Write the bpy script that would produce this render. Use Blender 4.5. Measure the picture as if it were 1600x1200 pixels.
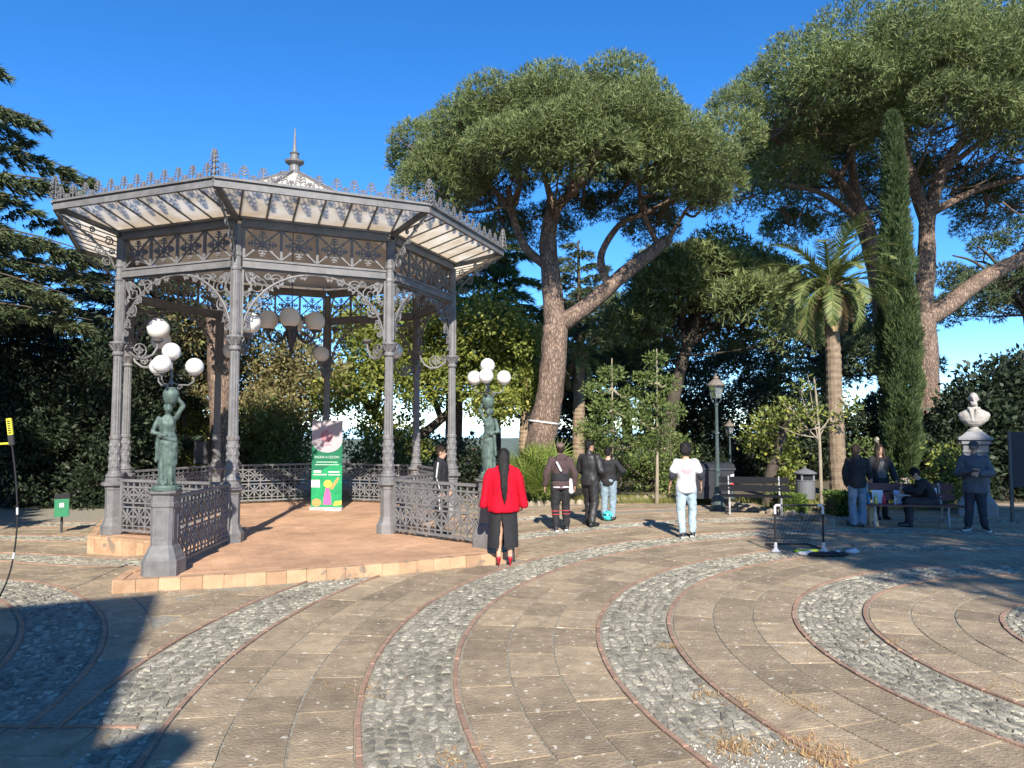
import bpy, bmesh, math, random
import numpy as np
from mathutils import Vector, Matrix, noise as mnoise
PI = math.pi; R = math.radians
for o in list(bpy.data.objects): bpy.data.objects.remove(o)
scene = bpy.context.scene
COL = scene.collection
rng = np.random.default_rng(7); random.seed(7)

# ---------------------------------------------------------------- camera, sky, sun
EYE = 2.05; FPX = 1155.0; PITCH = math.atan(68/1155.0)
cd = bpy.data.cameras.new('camera'); cam = bpy.data.objects.new('camera', cd); COL.objects.link(cam)
cam.location = (0, 0, EYE); cam.rotation_euler = (PI/2 + PITCH, 0, 0)
cd.sensor_fit = 'HORIZONTAL'; cd.sensor_width = 36; cd.lens = 36*FPX/1600
cd.clip_start = 0.05; cd.clip_end = 60000
scene.camera = cam
SUN_EL = R(33); SUN_AZ = R(-5)                 # azimuth of the shadows, from straight ahead (+y), left negative
world = bpy.data.worlds.new('World'); scene.world = world; world.use_nodes = True
wn = world.node_tree.nodes; wl = world.node_tree.links
sky = wn.new('ShaderNodeTexSky'); sky.sky_type = 'NISHITA'; sky.sun_disc = False
sky.sun_elevation = SUN_EL
sky.sun_rotation = PI - SUN_AZ*-1              # the sun stands behind the camera
sky.altitude = 3600; sky.air_density = 1.0; sky.dust_density = 0.0; sky.ozone_density = 3.0
bg = wn['Background']; bg.inputs['Strength'].default_value = 0.15
hs_ = wn.new('ShaderNodeHueSaturation'); hs_.inputs['Hue'].default_value = 0.503; hs_.inputs['Saturation'].default_value = 1.28
wl.new(sky.outputs['Color'], hs_.inputs['Color']); wl.new(hs_.outputs['Color'], bg.inputs['Color'])
sd = bpy.data.lights.new('sun', 'SUN'); sd.energy = 4.6; sd.angle = R(0.53); sd.color = (1.0, 0.93, 0.82)
sun = bpy.data.objects.new('sun', sd); COL.objects.link(sun)
ldir = Vector((math.sin(SUN_AZ)*math.cos(SUN_EL), math.cos(SUN_AZ)*math.cos(SUN_EL), -math.sin(SUN_EL)))
sun.rotation_euler = ldir.to_track_quat('-Z', 'Y').to_euler(); sun.location = (4, -20, 30)
scene.view_settings.view_transform = 'Standard'; scene.view_settings.look = 'None'
scene.view_settings.exposure = 0.95; scene.view_settings.gamma = 1.0
scene.view_settings.use_curve_mapping = False

# ---------------------------------------------------------------- place helpers
def at(px, py, d):
    """point seen at photo pixel (px, py) on the upright plane y = d"""
    a = (px-800)/FPX; b = (600-py)/FPX
    t = d/(math.cos(PITCH)-b*math.sin(PITCH))
    return Vector((a*t, d, EYE+(math.sin(PITCH)+b*math.cos(PITCH))*t))
def ground(px, py, z=0.0):
    a = (px-800)/FPX; b = (600-py)/FPX
    t = (z-EYE)/(math.sin(PITCH)+b*math.cos(PITCH))
    return Vector((a*t, (math.cos(PITCH)-b*math.sin(PITCH))*t, z))
def gz(x, y):
    """gentle dip of the square on the left of the bandstand"""
    t = min(max((-4.9-x)/2.2, 0), 1)*min(max((y-9.0)/3.0, 0), 1)
    return -0.15*t*t*(3-2*t)
def gz_np(x, y):
    t = np.clip((-4.9-x)/2.2, 0, 1)*np.clip((y-9.0)/3.0, 0, 1)
    return -0.15*t*t*(3-2*t)

# ---------------------------------------------------------------- materials
def new_mat(name):
    m = bpy.data.materials.new(name); m.use_nodes = True
    return m, m.node_tree.nodes, m.node_tree.links, m.node_tree.nodes['Principled BSDF']
def mat(name, col, col2=None, rough=0.7, scale=8.0, metal=0.0, bump=0.0, bscale=60.0, isl=0.0, spots=None, detail=5.0, spec=None, stretch=None, broad=None):
    """colour varied by noise between col and col2; isl: variation from piece to piece; spots=(colour, scale, threshold)"""
    m, n, l, p = new_mat(name)
    p.inputs['Roughness'].default_value = rough; p.inputs['Metallic'].default_value = metal
    if spec is not None: p.inputs['Specular IOR Level'].default_value = spec
    geo = n.new('ShaderNodeTexCoord'); co = geo.outputs['Object']
    if stretch:
        mp = n.new('ShaderNodeMapping'); mp.inputs['Scale'].default_value = stretch; l.new(co, mp.inputs['Vector']); co = mp.outputs['Vector']
    col = tuple(col)+(1,); col2 = tuple(col2)+(1,) if col2 else tuple(c*0.75 for c in col[:3])+(1,)
    nz = n.new('ShaderNodeTexNoise'); nz.inputs['Scale'].default_value = scale; nz.inputs['Detail'].default_value = detail
    nz.inputs['Roughness'].default_value = 0.65
    l.new(co, nz.inputs['Vector'])
    rp = n.new('ShaderNodeValToRGB'); rp.color_ramp.elements[0].position = 0.34; rp.color_ramp.elements[1].position = 0.68
    rp.color_ramp.elements[0].color = col2; rp.color_ramp.elements[1].color = col
    l.new(nz.outputs['Fac'], rp.inputs['Fac']); out = rp.outputs['Color']
    if isl > 0:
        g = n.new('ShaderNodeNewGeometry'); oi = n.new('ShaderNodeObjectInfo')
        ad = n.new('ShaderNodeMath'); ad.operation = 'ADD'; l.new(g.outputs['Random Per Island'], ad.inputs[0]); l.new(oi.outputs['Random'], ad.inputs[1])
        fr = n.new('ShaderNodeMath'); fr.operation = 'FRACT'; l.new(ad.outputs[0], fr.inputs[0])
        mr = n.new('ShaderNodeMapRange'); mr.inputs['To Min'].default_value = 1-isl; mr.inputs['To Max'].default_value = 1+isl
        l.new(fr.outputs[0], mr.inputs['Value'])
        hs = n.new('ShaderNodeHueSaturation'); l.new(out, hs.inputs['Color']); l.new(mr.outputs[0], hs.inputs['Value']); out = hs.outputs['Color']
    if spots:
        sc, ss, th = spots
        n2 = n.new('ShaderNodeTexNoise'); n2.inputs['Scale'].default_value = ss; n2.inputs['Detail'].default_value = 3; l.new(co, n2.inputs['Vector'])
        r2 = n.new('ShaderNodeValToRGB'); r2.color_ramp.elements[0].position = th; r2.color_ramp.elements[1].position = th+0.05
        l.new(n2.outputs['Fac'], r2.inputs['Fac'])
        mx = n.new('ShaderNodeMixRGB'); mx.inputs['Color2'].default_value = tuple(sc)+(1,); l.new(out, mx.inputs['Color1']); l.new(r2.outputs['Color'], mx.inputs['Fac']); out = mx.outputs['Color']
    if broad:                                     # wide stains and weathering
        n4 = n.new('ShaderNodeTexNoise'); n4.inputs['Scale'].default_value = broad; n4.inputs['Detail'].default_value = 7; n4.inputs['Roughness'].default_value = .7; l.new(co, n4.inputs['Vector'])
        m4 = n.new('ShaderNodeMapRange'); m4.inputs['From Min'].default_value = .3; m4.inputs['From Max'].default_value = .7; m4.inputs['To Min'].default_value = .68; m4.inputs['To Max'].default_value = 1.22; l.new(n4.outputs['Fac'], m4.inputs['Value'])
        h4 = n.new('ShaderNodeHueSaturation'); l.new(out, h4.inputs['Color']); l.new(m4.outputs[0], h4.inputs['Value']); out = h4.outputs['Color']
    l.new(out, p.inputs['Base Color'])
    if bump > 0:
        n3 = n.new('ShaderNodeTexNoise'); n3.inputs['Scale'].default_value = bscale; n3.inputs['Detail'].default_value = 6; l.new(co, n3.inputs['Vector'])
        bp = n.new('ShaderNodeBump'); bp.inputs['Strength'].default_value = bump; bp.inputs['Distance'].default_value = 0.02
        l.new(n3.outputs['Fac'], bp.inputs['Height']); l.new(bp.outputs['Normal'], p.inputs['Normal'])
    return m
def leaf_mat(name, ca, cb, trans=0.3, rough=0.55, cc=None):
    """leaves: every leaf takes its own tone between ca and cb; some light passes through"""
    m, n, l, p = new_mat(name)
    g = n.new('ShaderNodeNewGeometry')
    rp = n.new('ShaderNodeValToRGB'); rp.color_ramp.elements[0].color = tuple(ca)+(1,); rp.color_ramp.elements[1].color = tuple(cb)+(1,)
    if cc: e = rp.color_ramp.elements.new(0.88); e.color = tuple(cb)+(1,); rp.color_ramp.elements[2].color = tuple(cc)+(1,)
    l.new(g.outputs['Random Per Island'], rp.inputs['Fac'])
    nz = n.new('ShaderNodeTexNoise'); nz.inputs['Scale'].default_value = 0.7; nz.inputs['Detail'].default_value = 2
    tc = n.new('ShaderNodeTexCoord'); l.new(tc.outputs['Object'], nz.inputs['Vector'])
    mr = n.new('ShaderNodeMapRange'); mr.inputs['From Min'].default_value = 0.3; mr.inputs['From Max'].default_value = 0.7
    mr.inputs['To Min'].default_value = 0.75; mr.inputs['To Max'].default_value = 1.25; l.new(nz.outputs['Fac'], mr.inputs['Value'])
    hs = n.new('ShaderNodeHueSaturation'); l.new(rp.outputs['Color'], hs.inputs['Color']); l.new(mr.outputs[0], hs.inputs['Value'])
    l.new(hs.outputs['Color'], p.inputs['Base Color']); p.inputs['Roughness'].default_value = rough
    p.inputs['Specular IOR Level'].default_value = 0.3
    tr = n.new('ShaderNodeBsdfTranslucent'); l.new(hs.outputs['Color'], tr.inputs['Color'])
    ms = n.new('ShaderNodeMixShader'); ms.inputs['Fac'].default_value = trans
    l.new(p.outputs[0], ms.inputs[1]); l.new(tr.outputs[0], ms.inputs[2]); l.new(ms.outputs[0], n['Material Output'].inputs['Surface'])
    return m
M = {}
M['slab'] = mat('slab', (0.395, 0.303, 0.190), (0.25, 0.190, 0.122), 0.85, 5.5, bump=0.7, bscale=38, isl=0.20, spots=((0.60, 0.54, 0.43), 13, 0.635), detail=8, broad=0.8)
M['bed'] = mat('bed', (0.37, 0.335, 0.255), (0.18, 0.158, 0.118), 0.95, 26, bump=0.5, bscale=90)
M['cobble'] = mat('cobble', (0.37, 0.34, 0.26), (0.19, 0.178, 0.138), 0.9, 9, bump=0.6, bscale=50, isl=0.42, spots=((0.56, 0.52, 0.41), 13, 0.62), broad=0.9)
M['edgebrick'] = mat('edgebrick', (0.37, 0.225, 0.15), (0.25, 0.16, 0.11), 0.85, 12, bump=0.4, isl=0.15)
M['gravel'] = mat('gravel', (0.75, 0.70, 0.60), (0.5, 0.45, 0.36), 0.9, 30, isl=0.2)
M['soil'] = mat('soil', (0.16, 0.12, 0.075), (0.08, 0.065, 0.04), 0.95, 3, bump=0.6, bscale=20)
M['land'] = mat('land', (0.14, 0.16, 0.09), (0.08, 0.10, 0.06), 0.95, 0.01)
M['sea'] = mat('sea', (0.03, 0.10, 0.22), (0.025, 0.08, 0.19), 0.12, 0.002)
M['terracotta'] = mat('terracotta', (0.54, 0.325, 0.195), (0.46, 0.27, 0.155), 0.75, 3, bump=0.15, isl=0.09, broad=0.7)
M['kerbtile'] = mat('kerbtile', (0.50, 0.32, 0.19), (0.38, 0.225, 0.125), 0.75, 5, bump=0.4, isl=0.18, spots=((0.25, 0.185, 0.13), 4.5, 0.61))
M['grout'] = mat('grout', (0.50, 0.30, 0.18), (0.42, 0.25, 0.15), 0.9, 10)
M['iron'] = mat('iron', (0.20, 0.193, 0.192), (0.14, 0.136, 0.135), 0.55, 7, bump=0.15, bscale=80, spots=((0.12, 0.095, 0.08), 5.0, 0.68), broad=1.3)
M['irondark'] = mat('irondark', (0.06, 0.062, 0.068), (0.04, 0.042, 0.045), 0.5, 7)
M['bronze'] = mat('bronze', (0.125, 0.185, 0.155), (0.045, 0.065, 0.058), 0.65, 9, bump=0.3, bscale=25, metal=0.15)
M['marble'] = mat('marble', (0.42, 0.385, 0.34), (0.27, 0.25, 0.22), 0.7, 6, bump=0.15)
M['stone'] = mat('stone', (0.30, 0.295, 0.29), (0.22, 0.22, 0.215), 0.8, 5, bump=0.2)
M['rock'] = mat('rock', (0.38, 0.31, 0.22), (0.22, 0.18, 0.13), 0.9, 6, bump=0.5, isl=0.3)
M['barkold'] = mat('barkold', (0.33, 0.20, 0.14), (0.115, 0.07, 0.05), 0.9, 7, bump=1.0, bscale=12, stretch=(1, 1, .22))
M['barkdark'] = mat('barkdark', (0.10, 0.075, 0.055), (0.05, 0.04, 0.03), 0.9, 6, bump=0.8, bscale=16)
M['barkpale'] = mat('barkpale', (0.36, 0.30, 0.22), (0.20, 0.165, 0.12), 0.9, 9, bump=0.6, bscale=25, stretch=(1, 1, .3))
M['palmbark'] = mat('palmbark', (0.33, 0.24, 0.16), (0.19, 0.14, 0.09), 0.9, 9, bump=0.5, bscale=25, isl=0.2)
m_, n_, l_, p_ = new_mat('bark'); M['bark'] = m_              # cracked plates of old pine bark
tc_ = n_.new('ShaderNodeTexCoord'); mp_ = n_.new('ShaderNodeMapping'); mp_.inputs['Scale'].default_value = (1, 1, .38); l_.new(tc_.outputs['Object'], mp_.inputs['Vector'])
nz_ = n_.new('ShaderNodeTexNoise'); nz_.inputs['Scale'].default_value = 5; nz_.inputs['Detail'].default_value = 8; l_.new(mp_.outputs[0], nz_.inputs['Vector'])
mx_ = n_.new('ShaderNodeMixRGB'); mx_.inputs['Fac'].default_value = .12; l_.new(mp_.outputs[0], mx_.inputs['Color1']); l_.new(nz_.outputs['Color'], mx_.inputs['Color2'])
vo_ = n_.new('ShaderNodeTexVoronoi'); vo_.feature = 'DISTANCE_TO_EDGE'; vo_.inputs['Scale'].default_value = 17; l_.new(mx_.outputs[0], vo_.inputs['Vector'])
rp_ = n_.new('ShaderNodeValToRGB'); rp_.color_ramp.elements[0].color = (.10, .07, .055, 1); rp_.color_ramp.elements[0].position = .01; rp_.color_ramp.elements[1].color = (.31, .215, .155, 1); rp_.color_ramp.elements[1].position = .30; l_.new(vo_.outputs['Distance'], rp_.inputs['Fac'])
r2_ = n_.new('ShaderNodeMapRange'); r2_.inputs['From Min'].default_value = .3; r2_.inputs['From Max'].default_value = .7; r2_.inputs['To Min'].default_value = .6; r2_.inputs['To Max'].default_value = 1.25; l_.new(nz_.outputs['Fac'], r2_.inputs['Value'])
hs2_ = n_.new('ShaderNodeHueSaturation'); l_.new(rp_.outputs['Color'], hs2_.inputs['Color']); l_.new(r2_.outputs[0], hs2_.inputs['Value']); l_.new(hs2_.outputs['Color'], p_.inputs['Base Color']); p_.inputs['Roughness'].default_value = .9
bp_ = n_.new('ShaderNodeBump'); bp_.inputs['Strength'].default_value = 1; bp_.inputs['Distance'].default_value = .05; l_.new(rp_.outputs['Color'], bp_.inputs['Height']); l_.new(bp_.outputs['Normal'], p_.inputs['Normal'])
M['deadfrond'] = leaf_mat('deadfrond', (0.30, 0.21, 0.11), (0.42, 0.32, 0.18), 0.15)
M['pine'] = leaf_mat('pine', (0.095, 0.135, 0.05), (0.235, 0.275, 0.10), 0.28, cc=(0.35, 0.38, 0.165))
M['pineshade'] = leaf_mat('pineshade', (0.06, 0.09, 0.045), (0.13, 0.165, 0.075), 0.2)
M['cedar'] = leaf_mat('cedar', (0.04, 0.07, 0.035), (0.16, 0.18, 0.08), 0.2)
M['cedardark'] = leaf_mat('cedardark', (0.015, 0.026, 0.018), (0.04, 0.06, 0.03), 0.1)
M['deodar'] = leaf_mat('deodar', (0.09, 0.15, 0.05), (0.2, 0.27, 0.085), 0.3)
M['cypress'] = leaf_mat('cypress', (0.035, 0.065, 0.026), (0.10, 0.14, 0.05), 0.15, cc=(0.17, 0.21, 0.08))
M['oak'] = leaf_mat('oak', (0.13, 0.125, 0.05), (0.29, 0.235, 0.11), 0.3, cc=(0.26, 0.30, 0.09))
M['lime'] = leaf_mat('lime', (0.13, 0.17, 0.04), (0.31, 0.34, 0.075), 0.4, cc=(0.48, 0.45, 0.10))
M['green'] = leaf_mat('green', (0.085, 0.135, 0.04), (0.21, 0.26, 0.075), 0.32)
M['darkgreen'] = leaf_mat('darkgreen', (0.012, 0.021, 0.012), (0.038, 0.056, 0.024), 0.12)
M['hedge'] = leaf_mat('hedge', (0.07, 0.13, 0.03), (0.2, 0.27, 0.06), 0.3)
M['palm'] = leaf_mat('palm', (0.085, 0.125, 0.04), (0.20, 0.23, 0.075), 0.25, cc=(0.34, 0.30, 0.11))
M['fanpalm'] = leaf_mat('fanpalm', (0.12, 0.19, 0.04), (0.30, 0.36, 0.08), 0.3)
M['grass'] = leaf_mat('grass', (0.12, 0.16, 0.04), (0.30, 0.27, 0.09), 0.3)
M['drygrass'] = leaf_mat('drygrass', (0.35, 0.18, 0.08), (0.50, 0.38, 0.20), 0.2)
m_, n_, l_, p_ = new_mat('roofglass'); M['roofglass'] = m_
p_.inputs['Base Color'].default_value = (.74, .69, .60, 1); p_.inputs['Roughness'].default_value = .45; tr_ = n_.new('ShaderNodeBsdfTranslucent'); tr_.inputs['Color'].default_value = (.8, .75, .66, 1); ms_ = n_.new('ShaderNodeMixShader'); ms_.inputs[0].default_value = .36
l_.new(p_.outputs[0], ms_.inputs[1]); l_.new(tr_.outputs[0], ms_.inputs[2]); l_.new(ms_.outputs[0], n_['Material Output'].inputs['Surface'])
M['milk'], n_, l_, p_ = new_mat('milk')            # opal glass of the lamp globes
p_.inputs['Base Color'].default_value = (0.74, 0.71, 0.665, 1); p_.inputs['Roughness'].default_value = 0.12
p_.inputs['Subsurface Weight'].default_value = 0.25; p_.inputs['Subsurface Radius'].default_value = (0.1, 0.1, 0.1)
m_, n_, l_, p_ = new_mat('eaveglass'); M['eaveglass'] = m_    # frosted panes of the eaves, lit through from above
nz_ = n_.new('ShaderNodeTexNoise'); nz_.inputs['Scale'].default_value = 2.2; nz_.inputs['Detail'].default_value = 6
tc_ = n_.new('ShaderNodeTexCoord'); l_.new(tc_.outputs['Object'], nz_.inputs['Vector'])
rp_ = n_.new('ShaderNodeValToRGB'); rp_.color_ramp.elements[0].position = .3; rp_.color_ramp.elements[1].position = .62
rp_.color_ramp.elements[0].color = (.80, .70, .56, 1); rp_.color_ramp.elements[1].color = (.95, .90, .80, 1); l_.new(nz_.outputs['Fac'], rp_.inputs['Fac'])
l_.new(rp_.outputs['Color'], p_.inputs['Base Color']); p_.inputs['Roughness'].default_value = 0.4
tr_ = n_.new('ShaderNodeBsdfTranslucent'); l_.new(rp_.outputs['Color'], tr_.inputs['Color'])
ms_ = n_.new('ShaderNodeMixShader'); ms_.inputs[0].default_value = 0.9
l_.new(p_.outputs[0], ms_.inputs[1]); l_.new(tr_.outputs[0], ms_.inputs[2]); l_.new(ms_.outputs[0], n_['Material Output'].inputs['Surface'])
m_, n_, l_, p_ = new_mat('clearglass'); M['clearglass'] = m_
p_.inputs['Roughness'].default_value = 0.05; p_.inputs['Transmission Weight'].default_value = 0.9; p_.inputs['Base Color'].default_value = (.9, .93, .93, 1)
M['ceiling'] = mat('ceiling', (0.45, 0.41, 0.34), (0.36, 0.30, 0.21), 0.7, 2)
M['roofpane'] = mat('roofpane', (0.66, 0.60, 0.50), (0.5, 0.42, 0.33), 0.6, 3)
def flat(name, c, rough=0.6, c2=None, bump=0.0, scale=14, metal=0.0, spec=None): 
    if name not in M: M[name] = mat(name, c, c2 or tuple(x*0.82 for x in c), rough, scale, bump=bump, metal=metal, bscale=40, spec=spec)
    return M[name]

# ---------------------------------------------------------------- mesh helpers
class MB:
    """collects simple shapes; build() links them as one mesh object"""
    def __init__(s): s.v = []; s.f = []; s.mi = []; s.m = 0
    def quadbox(s, c):                       # 8 corners: bottom 4, top 4 (both anticlockwise from above)
        b = len(s.v); s.v += [tuple(p) for p in c]
        for q in ((3,2,1,0), (4,5,6,7), (0,1,5,4), (1,2,6,5), (2,3,7,6), (3,0,4,7)): s.f.append(tuple(b+i for i in q)); s.mi.append(s.m)
        return s
    def box(s, x0, x1, y0, y1, z0, z1): return s.quadbox([(x0,y0,z0),(x1,y0,z0),(x1,y1,z0),(x0,y1,z0),(x0,y0,z1),(x1,y0,z1),(x1,y1,z1),(x0,y1,z1)])
    def bar(s, p, q, w, h=None, up=(0,0,1)):
        p = Vector(p); q = Vector(q); d = (q-p).normalized(); h = h or w; up = Vector(up)
        if abs(d.dot(up)) > .98: up = Vector((1,0,0)) if abs(d.x) < .9 else Vector((0,1,0))
        sd_ = d.cross(up).normalized()*w/2; u = sd_.cross(d).normalized()*h/2
        return s.quadbox([p-sd_-u, p+sd_-u, q+sd_-u, q-sd_-u, p-sd_+u, p+sd_+u, q+sd_+u, q-sd_+u])
    def tube(s, pts, rad, n=8, cap=True, jit=0.0):
        pts = [Vector(p) for p in pts]; rad = rad if hasattr(rad, '__len__') else [rad]*len(pts)
        b = len(s.v); prev = None
        for i, p in enumerate(pts):
            d = (pts[min(i+1, len(pts)-1)]-pts[max(i-1, 0)]).normalized()
            if prev is None:
                u = d.orthogonal().normalized()
            else:
                u = (prev-d*prev.dot(d)); u = u.normalized() if u.length > 1e-5 else d.orthogonal().normalized()
            prev = u; w = d.cross(u)
            for k in range(n):
                a = 2*PI*k/n; r_ = rad[i]*(1+(random.uniform(-jit, jit) if jit else 0))
                s.v.append(tuple(p+(u*math.cos(a)+w*math.sin(a))*r_))
        for i in range(len(pts)-1):
            for k in range(n):
                k2 = (k+1) % n; s.f.append((b+i*n+k, b+i*n+k2, b+(i+1)*n+k2, b+(i+1)*n+k)); s.mi.append(s.m)
        if cap:
            s.f.append(tuple(b+k for k in reversed(range(n)))); s.mi.append(s.m)
            e = b+(len(pts)-1)*n; s.f.append(tuple(e+k for k in range(n))); s.mi.append(s.m)
        return s
    def lathe(s, prof, n=16, c=(0,0,0), rot=0.0, flute=0.0, sx=1, sy=1):
        b = len(s.v)
        for r_, z in prof:
            for k in range(n):
                a = 2*PI*k/n+rot; rr = r_*(1-(flute if k % 2 else 0)); s.v.append((c[0]+rr*math.cos(a)*sx, c[1]+rr*math.sin(a)*sy, c[2]+z))
        for i in range(len(prof)-1):
            for k in range(n):
                k2 = (k+1) % n; s.f.append((b+i*n+k, b+i*n+k2, b+(i+1)*n+k2, b+(i+1)*n+k)); s.mi.append(s.m)
        s.f.append(tuple(b+k for k in reversed(range(n)))); s.mi.append(s.m)
        e = b+(len(prof)-1)*n; s.f.append(tuple(e+k for k in range(n))); s.mi.append(s.m)
        return s
    def sphere(s, c, r_, n=16, m=10, sz=1.0):
        prof = [(max(1e-4, math.sin(PI*i/m))*r_, -math.cos(PI*i/m)*r_*sz) for i in range(m+1)]
        return s.lathe(prof, n, c)
    def prism(s, poly, z0, z1, zf=None):
        b = len(s.v); n = len(poly)
        for (x, y) in poly: s.v.append((x, y, z0+(zf(x, y) if zf else 0)))
        for (x, y) in poly: s.v.append((x, y, z1+(zf(x, y) if zf else 0)))
        s.f.append(tuple(b+i for i in reversed(range(n)))); s.f.append(tuple(b+n+i for i in range(n))); s.mi += [s.m]*2
        for i in range(n):
            j = (i+1) % n; s.f.append((b+i, b+j, b+n+j, b+n+i)); s.mi.append(s.m)
        return s
    def plate(s, poly, t, fn):
        """outline in a plane (u, w) extruded by t; fn(u, w, depth) -> point"""
        b = len(s.v); n = len(poly)
        for (u, w) in poly: s.v.append(tuple(fn(u, w, -t/2)))
        for (u, w) in poly: s.v.append(tuple(fn(u, w, t/2)))
        s.f.append(tuple(b+i for i in reversed(range(n)))); s.f.append(tuple(b+n+i for i in range(n))); s.mi += [s.m]*2
        for i in range(n):
            j = (i+1) % n; s.f.append((b+i, b+j, b+n+j, b+n+i)); s.mi.append(s.m)
        return s
    def mesh(s, name, mats, smooth=False):
        me = bpy.data.meshes.new(name); me.from_pydata(s.v, [], s.f)
        for m in (mats if isinstance(mats, (list, tuple)) else [mats]): me.materials.append(m)
        if any(s.mi): me.polygons.foreach_set('material_index', s.mi)
        if smooth: me.polygons.foreach_set('use_smooth', [True]*len(s.f))
        me.update(); return me
    def build(s, name, mats, parent=None, smooth=False, loc=None, rz=None):
        return link(name, s.mesh(name, mats, smooth), parent, loc, rz)
def link(name, data, parent=None, loc=None, rz=None, rot=None, scale=None):
    o = bpy.data.objects.new(name, data); COL.objects.link(o)
    if parent is not None: o.parent = parent
    if loc is not None: o.location = loc
    if rz is not None: o.rotation_euler = (0, 0, rz)
    if rot is not None: o.rotation_euler = rot
    if scale is not None: o.scale = scale
    return o
def tag(o, label=None, cat=None, group=None, kind=None):
    if label: o['label'] = label
    if cat: o['category'] = cat
    if group: o['group'] = group
    if kind: o['kind'] = kind
    return o
def thing(name, label, cat, loc=(0,0,0), rz=0, group=None, scale=None):
    return tag(link(name, None, None, loc, rz, scale=(scale,)*3 if scale else None), label, cat, group)
def copy_tree(o, parent=None):
    c = o.copy(); COL.objects.link(c); c.parent = parent
    for ch in list(o.children): copy_tree(ch, c)
    return c
def np_mesh(name, v, f, m, smooth=False):
    """v (N,3), f (M,k) with k corners for all faces"""
    v = np.asarray(v, dtype=np.float32); f = np.asarray(f, dtype=np.int32); k = f.shape[1]
    me = bpy.data.meshes.new(name); me.vertices.add(len(v)); me.vertices.foreach_set('co', v.ravel())
    me.loops.add(f.size); me.loops.foreach_set('vertex_index', f.ravel())
    me.polygons.add(len(f)); me.polygons.foreach_set('loop_start', np.arange(0, f.size, k, dtype=np.int32))
    try: me.polygons.foreach_set('loop_total', np.full(len(f), k, dtype=np.int32))
    except Exception: pass
    me.polygons.foreach_set('use_smooth', np.full(len(f), smooth, dtype=bool))
    me.materials.append(m); me.update(calc_edges=True); return me
def unit(a): return a/np.maximum(np.linalg.norm(a, axis=1, keepdims=True), 1e-9)
def rand_dirs(n): return unit(rng.normal(size=(n, 3)))
def leaves(pts, out, L, W, spread=0.8, bend=0.0):
    """one pointed four-cornered leaf at each point, facing roughly along out"""
    n = len(pts); d = unit(out+rand_dirs(n)*spread); s = unit(np.cross(d, rand_dirs(n)))
    L = L*rng.uniform(.6, 1.25, (n, 1)); W = W*rng.uniform(.6, 1.2, (n, 1))
    a = pts; b = pts+d*L*.5+s*W*.5; c = pts+d*L; e = pts+d*L*.5-s*W*.5
    v = np.stack([a, b, c, e], 1).reshape(-1, 3); return v, np.arange(4*n).reshape(n, 4)
def needles(pts, out, L, W, k=4, spread=0.6):
    """a tuft of k thin blades at each point"""
    n = len(pts); P_ = np.repeat(pts, k, 0); O = np.repeat(out, k, 0)
    d = unit(O+rand_dirs(n*k)*spread); s = unit(np.cross(d, rand_dirs(n*k)))
    L = L*rng.uniform(.6, 1.2, (n*k, 1))
    v = np.stack([P_-s*W*.5, P_+s*W*.5, P_+d*L], 1).reshape(-1, 3); return v, np.arange(3*n*k).reshape(n*k, 3)
def ellipsoid_pts(c, r_, n, shell=0.45):
    d = rand_dirs(n); q = rng.uniform(shell**3, 1, (n, 1))**(1/3)
    return np.asarray(c)+d*q*np.asarray(r_), unit(d/np.asarray(r_))
# ---------------------------------------------------------------- land, sea, square
def terrain():
    rs = [0, 6, 12, 20, 30, 40, 48, 56, 70, 100, 150, 230, 350, 550, 900, 1500, 2600, 4200, 6500]; n = 72; v = [(0, 0, -0.22)]; f = []
    for i, r_ in enumerate(rs[1:]):
        for k in range(n):
            a = 2*PI*k/n; x = r_*math.cos(a); y = 8+r_*math.sin(a)
            t = min(max((r_-46)/420, 0), 1); z = -0.22-70*t**0.8
            if r_ > 60: z += 14*min(1, (r_-60)/400)*mnoise.noise(Vector((x/330, y/330, 3)))+26*max(0, mnoise.noise(Vector((x/1300, y/1300, 9))))*min(1, r_/1500)
            if r_ > 4500: z = -84
            v.append((x, y, z))
    for k in range(n): f.append((0, 1+k, 1+(k+1) % n))
    for i in range(len(rs)-2):
        for k in range(n):
            a = 1+i*n; b = a+n; k2 = (k+1) % n; f.append((a+k, b+k, b+k2, a+k2))
    me = bpy.data.meshes.new('ground'); me.from_pydata(v, [], f); me.materials.append(M['land']); me.update()
    tag(link('ground', me), kind='structure')
terrain()
tag(MB().box(-40000, 40000, 300, 50000, -79, -78).build('sea', M['sea']), kind='structure')
# planting soil under the trees round the square
def grid_sheet(name, x0, x1, y0, y1, z, step, m):
    xs = np.linspace(x0, x1, int((x1-x0)/step)+1); ys = np.linspace(y0, y1, int((y1-y0)/step)+1)
    X, Y = np.meshgrid(xs, ys); Z = z+gz_np(X, Y); v = np.stack([X.ravel(), Y.ravel(), Z.ravel()], 1)
    nx = len(xs); i = np.arange((len(ys)-1)*(nx-1)); a = (i//(nx-1))*nx+i % (nx-1)
    return tag(link(name, np_mesh(name, v, np.stack([a, a+1, a+nx+1, a+nx], 1), m)), kind='structure')
grid_sheet('planting_soil', -44, 44, -30, 52, -0.12, 1.0, M['soil'])
square = grid_sheet('square', -24, 22, -12, 20.3, -0.0075, 0.5, M['bed'])

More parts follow.
